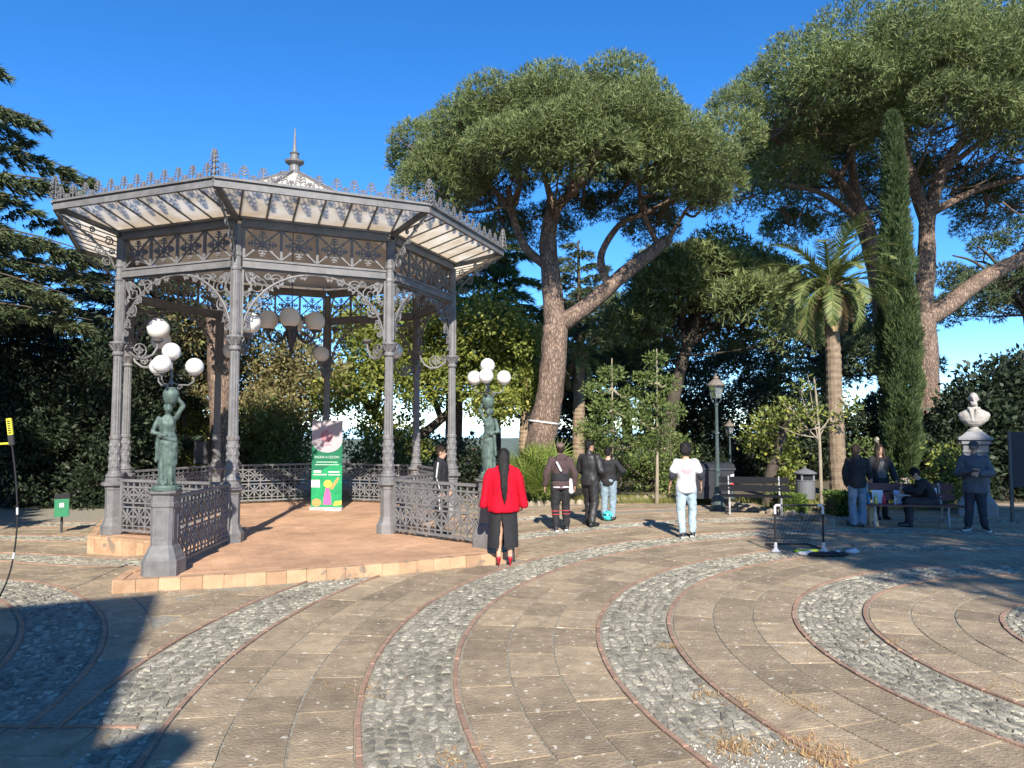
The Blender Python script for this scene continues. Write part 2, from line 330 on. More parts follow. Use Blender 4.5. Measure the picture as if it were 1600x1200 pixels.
RC = (7.2, 6.8); LC = (-10.2, 4.3)                 # the two ring patterns of the paving
R_OUT0, PER, BAND = 10.42, 2.03, 0.68
L_OUT0 = 6.9
def family(x, y):
    """which ring pattern a spot belongs to and its radius"""
    dr = math.hypot(x-RC[0], y-RC[1]); dl = math.hypot(x-LC[0], y-LC[1])
    return ('L', dl) if (dl-L_OUT0) < (dr-R_OUT0) and x < -1.5 else ('R', dr)
PLAT = []                                          # outline of the bandstand platform, filled below
def inside(poly, x, y):
    c = False; n = len(poly)
    for i in range(n):
        x1, y1 = poly[i]; x2, y2 = poly[i-1]
        if (y1 > y) != (y2 > y) and x < (x2-x1)*(y-y1)/(y2-y1)+x1: c = not c
    return c
OX, OY = -4.77, 15.9; RCOL = 3.47; REAVE = 4.57; ROT0 = -88.5; PZ = 0.15
def vert(i, r_): a = R(ROT0+45*i); return Vector((OX+r_*math.cos(a), OY+r_*math.sin(a), 0))
PED1 = Vector((-4.54, 9.76, 0)); PED2 = Vector((-0.36, 11.95, 0))
octo = [vert(i, 3.86) for i in range(8)]
fl = Vector((-4.94, 9.28, 0)); fr_ = Vector((-0.02, 11.42, 0))
front = []
for i in range(22):
    t = i/21; p = fl.lerp(fr_, t); nrm = Vector((0.405, -0.914, 0)); front.append(p+nrm*0.22*math.sin(PI*t))
PLAT = [(p.x, p.y) for p in front] + [(0.10, 11.9), (-0.18, 12.32)] + [(octo[1].x+.25, octo[1].y-.1)] + [(octo[i].x, octo[i].y) for i in range(2, 8)] + [(octo[0].x-.3, octo[0].y+.05), (-5.08, 9.85)]
def in_view(x, y, z=0.0, m=60):
    zc = y*math.cos(PITCH)+(z-EYE)*math.sin(PITCH)
    if zc < 1.2: return False
    px = 800+FPX*x/zc; py = 600-FPX*(-y*math.sin(PITCH)+(z-EYE)*math.cos(PITCH))/zc
    return -m < px < 1600+m and py < 1200+m
def place_pieces(name, pieces, m, limit=300):
    """pieces: (distance, MB-like verts, faces); the nearest become objects, the rest one mesh"""
    pieces.sort(key=lambda p: p[0])
    for d, v, f in pieces[:limit]:
        me = bpy.data.meshes.new(name); me.from_pydata(v, [], f); me.materials.append(m); link(name, me, square)
    if len(pieces) > limit:
        V = []; F = []
        for d, v, f in pieces[limit:]:
            b = len(V); V += v; F += [tuple(b+i for i in q) for q in f]
        me = bpy.data.meshes.new(name+'_rest'); me.from_pydata(V, [], F); me.materials.append(m)
        tag(link('distant_'+name+'s', me, square), kind='stuff')
def ring_quad(c, r0, r1, a0, a1, n=1):
    out = [(c[0]+r0*math.cos(a0+(a1-a0)*i/n), c[1]+r0*math.sin(a0+(a1-a0)*i/n)) for i in range(n+1)]
    return out+[(c[0]+r1*math.cos(a1-(a1-a0)*i/n), c[1]+r1*math.sin(a1-(a1-a0)*i/n)) for i in range(n+1)]
def slab_piece(poly, top, thick=0.05, tilt=0.002, bev=0.006, jit=0.0):
    if jit: poly = [(x+random.uniform(-jit, jit), y+random.uniform(-jit, jit)) for x, y in poly]
    cx = sum(p[0] for p in poly)/len(poly); cy = sum(p[1] for p in poly)/len(poly)
    tx, ty = random.uniform(-tilt, tilt), random.uniform(-tilt, tilt); dz = random.uniform(-.002, .002)
    def z(p, h): return h+gz(*p)+dz+(p[0]-cx)*tx*4+(p[1]-cy)*ty*4
    n = len(poly); inn = []
    for p in poly:
        d = math.hypot(p[0]-cx, p[1]-cy) or 1; inn.append((p[0]-(p[0]-cx)/d*bev*1.4, p[1]-(p[1]-cy)/d*bev*1.4))
    v = [(p[0], p[1], z(p, top-thick)) for p in poly]+[(p[0], p[1], z(p, top-bev)) for p in poly]+[(p[0], p[1], z(p, top)) for p in inn]
    f = [(i, (i+1) % n, n+(i+1) % n, n+i) for i in range(n)]+[(n+i, n+(i+1) % n, 2*n+(i+1) % n, 2*n+i) for i in range(n)]+[tuple(2*n+i for i in range(n))]
    return v, f
def keep(x, y, fam):
    if y < 5.20 and x < -2.75: return False
    if family(x, y)[0] != fam: return False
    if y > 20.1 or not in_view(x, y) or inside(PLAT, x, y): return False
    return True
slabs = []; bricks = []; stones = []
def rings(c, out0, fam, kmin, kmax):
    for k in range(kmin, kmax):
        ro = out0+PER*k; ri = ro-BAND                         # cobbled band ri..ro, slabs from ri down to the next band
        r_in_slab = ro-PER
        if ro <= 0.2: continue
        # brick edging on both sides of the band
        for rb in (ro, ri-0.045):
            if rb < 0.3: continue
            L = 0.26 if rb > 2 else 0.18; n = int(2*PI*rb/L)
            for i in range(n):
                a0 = 2*PI*i/n; a1 = 2*PI*(i+1)/n-0.006/rb; am = (a0+a1)/2
                x, y = c[0]+rb*math.cos(am), c[1]+rb*math.sin(am)
                if not keep(x, y, fam) : continue
                j = random.uniform(-.003, .003)
                v, f = slab_piece(ring_quad(c, rb+.003+j, rb+.042+j, a0, a1), 0.010+random.uniform(-.004, .003), 0.05, 0.001, .004)
                bricks.append((math.hypot(x, y), v, f))
        # slabs: three rows
        w = (ri-0.05-(r_in_slab+0.05))/3
        for row in range(3):
            r0 = r_in_slab+0.052+w*row; r1 = r0+w-0.017
            if r1 < 0.25: continue
            r0 = max(r0, 0.05); rm = (r0+r1)/2; a = random.uniform(0, 1)
            end = a+2*PI-0.2/rm
            while a < end:
                L = random.uniform(0.42, 0.78) if rm > 1 else 0.4
                a1 = min(a+L/rm, end+.2/rm); am = (a+a1)/2
                x, y = c[0]+rm*math.cos(am), c[1]+rm*math.sin(am)
                if keep(x, y, fam):
                    v, f = slab_piece(ring_quad(c, r0, r1, a, a1-0.009/rm, 3), 0.0, jit=.004, bev=random.uniform(.002, .004))
                    slabs.append((math.hypot(x, y), v, f))
                a = a1
        # cobbles: an uneven mesh of cells, each cell a rounded stone
        if ri < 0.3: continue
        rows = 9; pitch = 0.105; n = int(2*PI*(ro-BAND/2)/pitch)
        rr = np.linspace(ri+0.012, ro-0.012, rows+1)[None, :]+rng.uniform(-.028, .028, (n, rows+1))*np.r_[0, np.ones(rows-1), 0][None, :]
        aa = (np.arange(n)[:, None]+rng.uniform(-.42, .42, (n, rows+1))+0.5*(np.arange(rows+1) % 2)[None, :])*2*PI/n
        for i in range(n):
            am = 2*PI*(i+.5)/n; xm, ym = c[0]+(ri+ro)/2*math.cos(am), c[1]+(ri+ro)/2*math.sin(am)
            if not in_view(xm, ym, m=120): continue
            for j in range(rows):
                i2 = (i+1) % n
                q = [(rr[i, j], aa[i, j]), (rr[i, j+1], aa[i, j+1]), (rr[i2, j+1], aa[i2, j+1]+(2*PI if i2 == 0 else 0)), (rr[i2, j], aa[i2, j]+(2*PI if i2 == 0 else 0))]
                p = [(c[0]+r_*math.cos(a), c[1]+r_*math.sin(a)) for r_, a in q]
                x = sum(t[0] for t in p)/4; y = sum(t[1] for t in p)/4
                if not keep(x, y, fam) or y > 17.5 or (y < 4.97 and 0.6 < x < 2.6): continue
                cs = random.uniform(.74, .97); pts = []
                for t in range(4):
                    u, w_ = p[t], p[(t+1) % 4]
                    for s_ in (random.uniform(.12, .32), random.uniform(.68, .88)): pts.append((u[0]+(w_[0]-u[0])*s_, u[1]+(w_[1]-u[1])*s_))
                h = random.uniform(.003, .0105); g = gz(x, y); tx, ty = random.uniform(-.035, .035), random.uniform(-.035, .035)
                dist = math.hypot(x, y)
                v = [(x+(a-x)*cs, y+(b-y)*cs, g-.022) for a, b in pts]
                if dist < 8.5: v += [(x+(a-x)*cs*.93, y+(b-y)*cs*.93, g+h*.45+(a-x)*tx*.6+(b-y)*ty*.6-.006) for a, b in pts]
                v += [(x+(a-x)*cs*.74, y+(b-y)*cs*.74, g+h+(a-x)*tx+(b-y)*ty-.006) for a, b in pts]
                k_ = len(v)//8; f = [(8*q+e, 8*q+(e+1) % 8, 8*q+8+(e+1) % 8, 8*q+8+e) for q in range(k_-1) for e in range(8)]+[tuple(range(8*k_-8, 8*k_))]
                stones.append((math.hypot(x, y), v, f))
rings(RC, R_OUT0, 'R', -5, 5)
rings(LC, L_OUT0, 'L', -3, 4)
# plain rows of slabs at the near left, with a straight brick line before them
for row in range(7):
    y1 = 5.17-0.42*row; x = -6.2-random.uniform(0, .5)
    while x < -2.7:
        L = random.uniform(.5, .8); xe = min(x+L, -2.66)
        v, f = slab_piece([(x, y1-.41), (xe-.01, y1-.41), (xe-.01, y1), (x, y1)], 0.0); slabs.append((math.hypot(x, y1), v, f)); x += L
for i in range(14):
    x = -6.2+i*.26; v, f = slab_piece([(x, 5.182), (x+.253, 5.182), (x+.253, 5.222), (x, 5.222)], .01); bricks.append((math.hypot(x, 5.2), v, f))
place_pieces('paving_slab', slabs, M['slab']); place_pieces('edging_brick', bricks, M['edgebrick']); place_pieces('cobblestone', stones, M['cobble'])
# pale grit filling the near end of one cobbled band
gp = []
for i in range(16000):
    a = random.uniform(PI*1.0, PI*1.35); r_ = random.uniform(R_OUT0-2*PER-BAND+.02, R_OUT0-2*PER-.02); x, y = RC[0]+r_*math.cos(a), RC[1]+r_*math.sin(a)
    if y < 5.02+.08*math.sin(x*9) and y > 3.6: gp.append((x, y))
gp = np.array(gp); gn = len(gp); s_ = rng.uniform(.006, .016, (gn, 1)); d3 = rand_dirs(gn*3).reshape(gn, 3, 3)
base = np.c_[gp, rng.uniform(-.03, -.008, gn)]
gv = np.concatenate([base[:, None, :]+d3*s_[:, :, None]*[1, 1, .5], (base+np.c_[np.zeros(gn), np.zeros(gn), s_[:, 0]])[:, None, :]], 1).reshape(-1, 3)
gf = (np.arange(gn)[:, None, None]*4+np.array([[0, 1, 3], [1, 2, 3], [2, 0, 3]])[None]).reshape(-1, 3)
tag(link('pale_grit', np_mesh('pale_grit', gv, gf, M['gravel']), None), 'pale loose grit filling the near end of a cobbled band', 'gravel', kind='stuff')
# dry weeds in the joints
wp = []
for (px, py, n, s_) in ((1140,1165,90,.10),(1265,1170,120,.12),(1300,1190,60,.1),(575,1075,30,.14),(1250,1100,30,.08),(1160,1100,22,.07),(1050,1010,22,.06),(1385,1003,18,.10),(710,1185,30,.09),(1580,1080,16,.09),(1190,880,40,.30),(1240,875,40,.25),(1100,1085,20,.07)):
    g = ground(px, py)
    for i in range(n): wp.append((g.x+random.gauss(0, s_), g.y+random.gauss(0, s_), -.005))
wp = np.array(wp); v, f = needles(wp, np.tile([[0, 0, 1.]], (len(wp), 1)), .05, .006, 5, 1.1)
tag(link('dry_weeds', np_mesh('dry_weeds', v, f, M['drygrass'])), 'dry brown weeds sprouting from the paving joints', 'weeds', kind='stuff')
# rough stones edging the planting beds at the back of the square
def stone_mesh(k):
    bm = bmesh.new(); bmesh.ops.create_icosphere(bm, subdivisions=1, radius=1)
    for v in bm.verts: v.co *= 1+random.uniform(-.22, .22)
    me = bpy.data.meshes.new('kerb_stone'); bm.to_mesh(me); bm.free(); me.materials.append(M['rock']); return me
SM = [stone_mesh(i) for i in range(6)]
bed_edge = thing('stone_edging', 'low rough stone edging of the planting beds at the back of the square', 'edging', (0, 0, 0))
pts = [ground(px, py) for px, py in ((700,776),(830,790),(930,786),(1040,781),(1090,779),(1180,800),(1230,806),(1300,818),(1340,822))]
for a, b in zip(pts[:-1], pts[1:]):
    n = int((b-a).length/.22)
    for i in range(n):
        p = a.lerp(b, i/n)
        link('stone', random.choice(SM), bed_edge, (p.x, p.y+random.uniform(-.05, .05), .03), random.uniform(0, 6), scale=(.13, .11, .12))
# ---------------------------------------------------------------- bandstand
IR = M['iron']
kiosk = thing('bandstand', 'grey octagonal iron bandstand with lacework arches, glazed eaves and pointed finial', 'bandstand', (OX, OY, 0))
def loc(p, z=0.0): return (p.x-OX, p.y-OY, z)
# platform
polyl = [(x-OX, y-OY) for x, y in PLAT]
plat = MB().prism(polyl, -0.30, PZ-0.004).build('platform', M['grout'], kiosk)
tv = []; tf = []; ca, sa = math.cos(R(23.5)), math.sin(R(23.5)); TS = 0.22
def shrink_in(x, y): return all(inside(PLAT, x+dx, y+dy) for dx, dy in ((.1,0),(-.1,0),(0,.1),(0,-.1)))
for i in range(-24, 24):
    for j in range(-34, 24):
        cx, cy = i*TS, j*TS; cs = [(cx+a*TS*.494, cy+b*TS*.494) for a, b in ((-1,-1),(1,-1),(1,1),(-1,1))]
        w = [(x*ca-y*sa, x*sa+y*ca) for x, y in cs]
        if not all(shrink_in(x+OX, y+OY) for x, y in w): continue
        b = len(tv); zz = PZ+random.uniform(-.0015, .0015); tv += [(x, y, PZ-.03) for x, y in w]+[(x, y, zz) for x, y in w]
        tf += [(b+4, b+5, b+6, b+7), (b, b+1, b+5, b+4), (b+1, b+2, b+6, b+5), (b+2, b+3, b+7, b+6), (b+3, b, b+4, b+7)]
tag(link('floor_tiles', np_mesh('floor_tiles', tv, tf, M['terracotta']), plat), kind='stuff')
def kerb_run(a, b, n, z0, th, h1, name):
    d = (b-a)/n; nrm = Vector((d.y, -d.x, 0)).normalized()
    for i in range(n):
        p = a+d*i+d*.012; q = a+d*(i+1)-d*.012; o = nrm*(.016+random.uniform(-.004, .004)); s_ = random.uniform(-.004, .004)
        c = [p+o, q+o, q-nrm*th, p-nrm*th]
        MB().quadbox([loc(t, z0) for t in c]+[loc(t, h1+s_) for t in c]).build(name, M['kerbtile'], plat)
for a, b in zip(front[:-1], front[1:]): kerb_run(a, b, 1, -.06, .10, PZ+.008, 'kerb_tile')
ring_pts = [Vector((x, y, 0)) for x, y in PLAT[len(front)-1:]]+[front[0]]
for a, b in zip(ring_pts[:-1], ring_pts[1:]):
    L = (b-a).length
    if L > 1.0:
        kerb_run(a, b, max(1, int(L/.16)), -.30, .03, PZ-.045, 'plinth_tile')
        kerb_run(a, b, max(1, int(L/.3)), PZ-.044, .12, PZ+.006, 'kerb_tile')
    else: kerb_run(a, b, max(1, round(L/.25)), -.22, .10, PZ+.008, 'kerb_tile')

# columns
def column_mesh():
    m = MB()
    o8 = R(22.5)
    m.lathe([(.205,0),(.205,.15),(.19,.17),(.165,.22),(.15,.28),(.138,.30),(.138,.78),(.15,.80),(.15,.83),(.17,.85),(.21,.87),(.21,.91),(.17,.93)], 8, rot=o8)
    m.lathe([(.15,.93),(.15,.98),(.135,1.0),(.15,1.03),(.135,1.06),(.115,1.08),(.105,1.12)], 16)
    return m
def drum_mesh():
    m = MB(); m.lathe([(.095,1.12),(.10,1.2),(.096,1.5),(.092,1.68),(.105,1.70),(.105,1.74),(.092,1.76)], 16)
    for k in range(8):                                        # cast leaves round the lower drum
        for j in range(4):
            a = 2*PI*(k+.5*(j % 2))/8; z = 1.2+j*.125; c = Vector((math.cos(a)*.096, math.sin(a)*.096, z)); t = Vector((-math.sin(a), math.cos(a), 0)); o = Vector((math.cos(a), math.sin(a), 0))
            m.quadbox([c-t*.03, c+o*.002-Vector((0,0,.04)), c+t*.03, c+Vector((0,0,.055)), c-t*.012+o*.014, c+o*.016-Vector((0,0,.015)), c+t*.012+o*.014, c+o*.012+Vector((0,0,.03))])
    return m
cm = column_mesh().mesh('pedestal', IR); dm = drum_mesh().mesh('decorated_drum', IR)
sh = MB().lathe([(.084,1.76),(.075,3.22)], 24, flute=.13).mesh('shaft', IR)
cp = MB()
cp.lathe([(.085,3.2),(.10,3.22),(.10,3.25),(.085,3.27),(.09,3.32),(.125,3.39),(.15,3.42),(.15,3.45),(.09,3.46)], 16)
for k in range(8):
    a = 2*PI*k/8; cp.bar((.09*math.cos(a), .09*math.sin(a), 3.30), (.155*math.cos(a), .155*math.sin(a), 3.40), .045, .02)
cp = cp.mesh('capital', IR)
up = MB().lathe([(.080,3.46),(.080,5.36)], 8, rot=R(22.5))
for zz in (4.60, 4.84): up.lathe([(.092,zz-.03),(.098,zz),(.092,zz+.03)], 8, rot=R(22.5))
for k in range(8): a = PI*k/4; up.bar((.076*math.cos(a), .076*math.sin(a), 3.5), (.076*math.cos(a), .076*math.sin(a), 4.55), .025, .02, up=(math.cos(a), math.sin(a), 0))
up = up.mesh('upper_shaft', IR)
for i in range(8):
    p = vert(i, RCOL); a = R(ROT0+45*i)
    c = link('column', sh, kiosk, loc(p, PZ), a)
    link('pedestal', cm, c); link('decorated_drum', dm, c); link('capital', cp, c); link('upper_shaft', up, c)
LB = 2*RCOL*math.sin(R(22.5))
def bay_ang(i): return R(ROT0+45*i+112.5)
# frieze
FZ0, FZ1 = 4.80, 5.32                                        # above the platform
def frieze_panel():
    m = MB(); W = (LB-.2)/4; H = FZ1-FZ0; cx, cz = W/2, H/2; t = .03
    f = lambda u, w, d: (u, d, w)
    for s_ in (1, -1): m.bar((.02, s_*.004, cz-s_*(cz-.01)), (W-.02, s_*.004, cz+s_*(cz-.01)), .03, .026, up=(0,0,1))
    m.box(-.015, .028, -.022, .022, 0, H)
    n = 12
    m.tube([(cx+.045*math.cos(2*PI*k/n), 0, cz+.045*math.sin(2*PI*k/n)) for k in range(n+1)], .014, 5, False)
    for (dx, dz, L) in ((0,1,.22),(0,-1,.22),(1,0,.24),(-1,0,.24)):
        m.bar((cx+dx*.05, 0, cz+dz*.05), (cx+dx*L, 0, cz+dz*L), .022, .022, up=(0,1,0))
        for q, hw in ((.11,.075),(.155,.055),(.195,.035)):
            a = Vector((cx+dx*q, 0, cz+dz*q)); pr = Vector((dz, 0, dx))*hw; bk = Vector((dx, 0, dz))*.022
            m.bar(a, a+pr+bk, .02, .024, up=(0,1,0)); m.bar(a, a-pr+bk, .02, .024, up=(0,1,0))
    for (sx, sz) in ((.25,.25),(.75,.25),(.25,.75),(.75,.75)): m.lathe([(.024,-.02),(.024,.02)], 8, (0,0,0)); b = len(m.v)-16; m.v[b:] = [(W*sx+x, z, H*sz+y) for x, y, z in m.v[b:]]
    return m.mesh('frieze_panel', IR)
fp = frieze_panel(); PW = (LB-.2)/4
be = MB(); be.box(.09, LB-.09, -.05, .05, FZ0-.17, FZ0-.02); be.box(.09, LB-.09, -.07, .07, FZ0-.055, FZ0-.02); be.box(.09, LB-.09, -.065, .065, FZ0-.18, FZ0-.155); be = be.mesh('lower_beam', IR)
bu = MB(); bu.box(.06, LB-.06, -.06, .06, FZ1, FZ1+.13); bu.box(.03, LB-.03, -.11, .09, FZ1+.13, FZ1+.17); bu = bu.mesh('upper_beam', IR)
def spiral(m, cx, cz, r_, turns=1.6, a0=0.0, sgn=1, th=.013):
    n = int(12*turns); m.tube([(cx+r_*(1-.82*k/n)*math.cos(a0+sgn*2*PI*turns*k/n), 0, cz+r_*(1-.82*k/n)*math.sin(a0+sgn*2*PI*turns*k/n)) for k in range(n+1)], [th*(1-.3*k/n) for k in range(n+1)], 5)
def leaf(m, x, z, ang, L, w, t=.016):
    c, s_ = math.cos(ang), math.sin(ang)
    m.plate([(x, z), (x+c*L*.45-s_*w, z+s_*L*.45+c*w), (x+c*L, z+s_*L), (x+c*L*.45+s_*w, z+s_*L*.45-c*w)], t, lambda u, q, d: (u, d, q))
def spandrel():
    m = MB(); H = LB/2
    arc = [(H-(H-.10)*math.cos(PI/2*k/18), 0, -1.18+1.15*math.sin(PI/2*k/18)) for k in range(19)]
    m.tube(arc, .02, 6)
    m.box(.085, .115, -.02, .02, -1.2, 0); m.box(.09, H, -.02, .02, -.03, -.002)
    for cx, cz, r_, a0, sg in ((.34,-.30,.17,-.8,1),(.30,-.62,.12,1.0,-1),(.66,-.19,.12,2.5,-1),(.22,-.86,.085,1,1),(.90,-.12,.075,2,1),(.18,-1.03,.05,1,-1),(.22,-.14,.075,0,1),(.5,-.12,.06,1,-1),(.47,-.42,.07,3,1),(.17,-.45,.055,0,1),(1.08,-.08,.05,2,-1)):
        spiral(m, cx, cz, r_, 1.7, a0, sg)
        for q in range(3): leaf(m, cx+r_*.5*math.cos(a0+q*2.1), cz+r_*.5*math.sin(a0+q*2.1), a0+q*2.1+.6, r_*.75, r_*.2)
    for k in range(2, 18, 2):                                  # little leaves hanging inside the arch
        x, _, z = arc[k]; a = math.atan2(-1.18-z, H-x); leaf(m, x, z, a, .10, .032); leaf(m, x, z, a+.7, .07, .02); leaf(m, x, z, a-.7, .07, .02)
    for q in (-.35, 0, .35): leaf(m, .13, -.07, -PI/4+q, .30, .035)
    return m.mesh('arch_scrollwork', IR)
sp = spandrel()
# balustrade
def balustrade(L, H=0.98):
    m = MB(); n = max(2, round(L/.30)); w = L/n
    m.box(0, L, -.035, .035, H-.045, H); m.box(0, L, -.018, .018, H-.15, H-.12); m.box(0, L, -.018, .018, .555, .58); m.box(0, L, -.018, .018, .475, .50); m.box(0, L, -.025, .025, .06, .10)
    m.box(-.025, .035, -.03, .03, .03, H); m.box(L-.035, L+.025, -.03, .03, .03, H); m.box(0, L, -.015, .015, .15, .17)
    for i in range(n+1):
        x = i*w; m.box(x-.011, x+.011, -.012, .012, .06, H-.04)
        if i == n: break
        for z0, z1 in ((.17, .475), (.58, H-.15)):
            cx, cz = x+w/2, (z0+z1)/2
            m.bar((x, .003, z0), (x+w, .003, z1), .022, .022); m.bar((x, -.003, z1), (x+w, -.003, z0), .022, .022)
            m.tube([(cx+.058*math.cos(PI*k/4), 0, cz+.058*math.sin(PI*k/4)) for k in range(9)], .012, 4, False)
            for a in range(4):
                aa = a*PI/2; leaf(m, cx+math.cos(aa)*.05, cz+math.sin(aa)*.05, aa, .10, .026)
        for q in (.5,): m.box(x+w*q-.01, x+w*q+.01, -.01, .01, .10, .15)
        m.box(x+w*.5-.012, x+w*.5+.012, -.012, .012, H-.12, H-.045)
    return m.mesh('balustrade', IR)
bl = balustrade(LB-.40)
for i in range(8):
    p = vert(i, RCOL); a = bay_ang(i); d = Vector((math.cos(a), math.sin(a), 0))
    for k in range(4): q = p+d*(.1+PW*k); link('frieze_panel', fp, kiosk, loc(q, PZ+FZ0), a)
    link('lower_beam', be, kiosk, loc(p, PZ), a); link('upper_beam', bu, kiosk, loc(p, PZ), a)
    link('arch_scrollwork', sp, kiosk, loc(p, PZ+FZ0-.18), a)
    q = p+d*LB; link('arch_scrollwork', sp, kiosk, loc(q, PZ+FZ0-.18), a+PI)
    if i != 0: q = p+d*.2; link('balustrade', bl, kiosk, loc(q, PZ), a)
# eaves: frosted panes between glazing bars, fascia and cresting
EZ0, EZ1 = PZ+5.48, PZ+5.76; RI = RCOL+.06
SI, SO = 2*RI*math.sin(R(22.5)), 2*REAVE*math.sin(R(22.5)); DD = (REAVE-RI)*math.cos(R(22.5)); OFF = (SO-SI)/2
NP = 8
def palmette(h, full=True):
    m = MB()
    m.bar((0,0,0), (0,0,h), .018, .014)
    for z, L in ((.32,.085),(.52,.075),(.70,.06),(.86,.04)) if full else ((.35,.05),(.7,.035)):
        for s_ in (1, -1):
            m.tube([(0, 0, z*h), (s_*L*.55, 0, z*h+.035), (s_*L, 0, z*h+.02), (s_*L*.95, 0, z*h-.008)], [.012, .011, .009, .007], 5)
    for s_ in (1, -1): m.tube([(0,0,.02),(s_*.06,0,.015),(s_*.085,0,.05),(s_*.06,0,.07)] if full else [(0,0,.02),(s_*.05,0,.012)], .009, 5)
    return m.mesh('crest_palmette' if full else 'crest_bud', IR)
pal = palmette(.235); bud = palmette(.09, False)
cf = MB(); cf.bar((0,0,0), (0,0,.44), .026, .026)
for z, L in ((.04,.12),(.13,.09),(.22,.085),(.29,.07),(.35,.055),(.40,.04)):
    for k in range(4):
        c, s_ = math.cos(k*PI/2+PI/4), math.sin(k*PI/2+PI/4); cf.tube([(0,0,z),(c*L*.6,s_*L*.6,z+.045),(c*L,s_*L,z+.02),(c*L*.9,s_*L*.9,z-.01)], [.014,.012,.01,.008], 5)
cf = cf.mesh('corner_crest', IR)
for i in range(8):
    a = bay_ang(i); d = Vector((math.cos(a), math.sin(a), 0)); n = Vector((d.y, -d.x, 0)); po = vert(i, REAVE); pi_ = vert(i, RI)
    def E3(s_, v, lift=0.0, po=po, d=d, n=n):               # s along the outer edge, v = 0 inner .. 1 outer
        q = po+d*s_-n*DD*(1-v); return Vector((q.x-OX, q.y-OY, EZ0+(EZ1-EZ0)*v+lift))
    vl = lambda s_: max(0, 1-s_/OFF, 1-(SO-s_)/OFF)
    edges = [SO*k/NP for k in range(NP+1)]
    for k in range(NP):
        s0, s1 = edges[k]+.012, edges[k+1]-.012
        poly = [(s0, .985), (s0, vl(s0))]+[(q, 0) for q in (OFF, SO-OFF) if s0 < q < s1]+[(s1, vl(s1)), (s1, .985)]
        m = MB(); b = len(m.v); nn = len(poly)
        m.v += [tuple(E3(s_, v, -.006)) for s_, v in poly]+[tuple(E3(s_, v, .006)) for s_, v in poly]
        m.f += [tuple(range(nn)), tuple(reversed(range(nn, 2*nn)))]+[(t, nn+t, nn+(t+1) % nn, (t+1) % nn) for t in range(nn)]; m.mi = [0]*len(m.f)
        m.build('eave_pane', M['eaveglass'], kiosk)
        if k: MB().bar(E3(edges[k], vl(edges[k])), E3(edges[k], .99), .024, .05).build('glazing_bar', IR, kiosk)
    # fascia with a moulding
    m = MB(); A = E3(0, 1); B = E3(SO, 1); n0 = Vector((n.x, n.y, 0))
    m.bar(A+Vector((0,0,-.03)), B+Vector((0,0,-.03)), .05, .15); m.bar(A+n0*.03+Vector((0,0,.035)), B+n0*.03+Vector((0,0,.035)), .06, .035)
    m.build('fascia', IR, kiosk)
    # hip beam with its scroll bracket
    c = vert(i, RCOL); h = MB(); ar = R(ROT0+45*i); L = REAVE-RCOL
    h.bar((.05, 0, EZ0-.02), (L, 0, EZ1-.03), .08, .11); hb = h.build('hip_beam', IR, kiosk, loc=loc(c), rz=ar)
    h = MB(); h.tube([(.10+(L-.14)*(q/12)**1.15, 0, 4.78+PZ+(EZ1-.14-4.78-PZ)*(q/12)**.72) for q in range(13)], .02, 6)
    for cx, cz, r_, sg in ((.22,5.40,.085,1),(.36,5.22,.085,-1),(.55,5.39,.08,1),(.24,5.02,.08,-1),(.74,5.56,.065,1),(.17,5.22,.06,1),(.90,5.66,.05,-1),(.5,5.56,.05,1)):
        spiral(h, cx, cz+.02, r_, 1.6, 1.0, sg, .014)
    h.build('scroll_bracket', IR, kiosk, loc=loc(c), rz=ar)
    # cresting
    nP = 12
    for k in range(nP):
        p = E3(SO*(k+.5)/nP, 1, .05); link('crest_palmette', pal, kiosk, p, a)
        if k: p = E3(SO*k/nP, 1, .05); link('crest_bud', bud, kiosk, p, a)
    v_ = vert(i, REAVE); link('corner_crest', cf, kiosk, loc(v_, EZ1+.045), ar)
    # roof and ceiling panels
    A = vert(i, RCOL+.12); B = vert(i+1, RCOL+.12); z0 = EZ0+.06; ap = Vector((0, 0, 7.55))
    def tri(name, mt, dz, sh_):
        pA = Vector((*loc(A)[:2], z0+dz)); pB = Vector((*loc(B)[:2], z0+dz)); pC = pA*sh_+Vector((0,0,0)); m = MB()
        tA = Vector((pA.x*.05, pA.y*.05, 7.5+dz)); tB = Vector((pB.x*.05, pB.y*.05, 7.5+dz)); u = Vector((0,0,.03))
        m.quadbox([pA, pB, tB, tA, pA+u, pB+u, tB+u, tA+u]); return m.build(name, mt, kiosk)
    tri('roof_panel', M['roofglass'], .04, 1)
    rA = Vector((*loc(A)[:2], z0+.08)); MB().bar(rA, (rA.x*.05, rA.y*.05, 7.6), .06, .05).build('roof_rib', IR, kiosk)
MB().lathe([(.34,7.36),(.36,7.44),(.22,7.5),(.20,7.58),(.12,7.66),(.11,7.78),(.20,7.84),(.21,7.88),(.1,7.92),(.085,8.02),(.11,8.05),(.05,8.09),(.035,8.2),(.012,8.62)], 16).build('roof_finial', IR, kiosk, smooth=False)
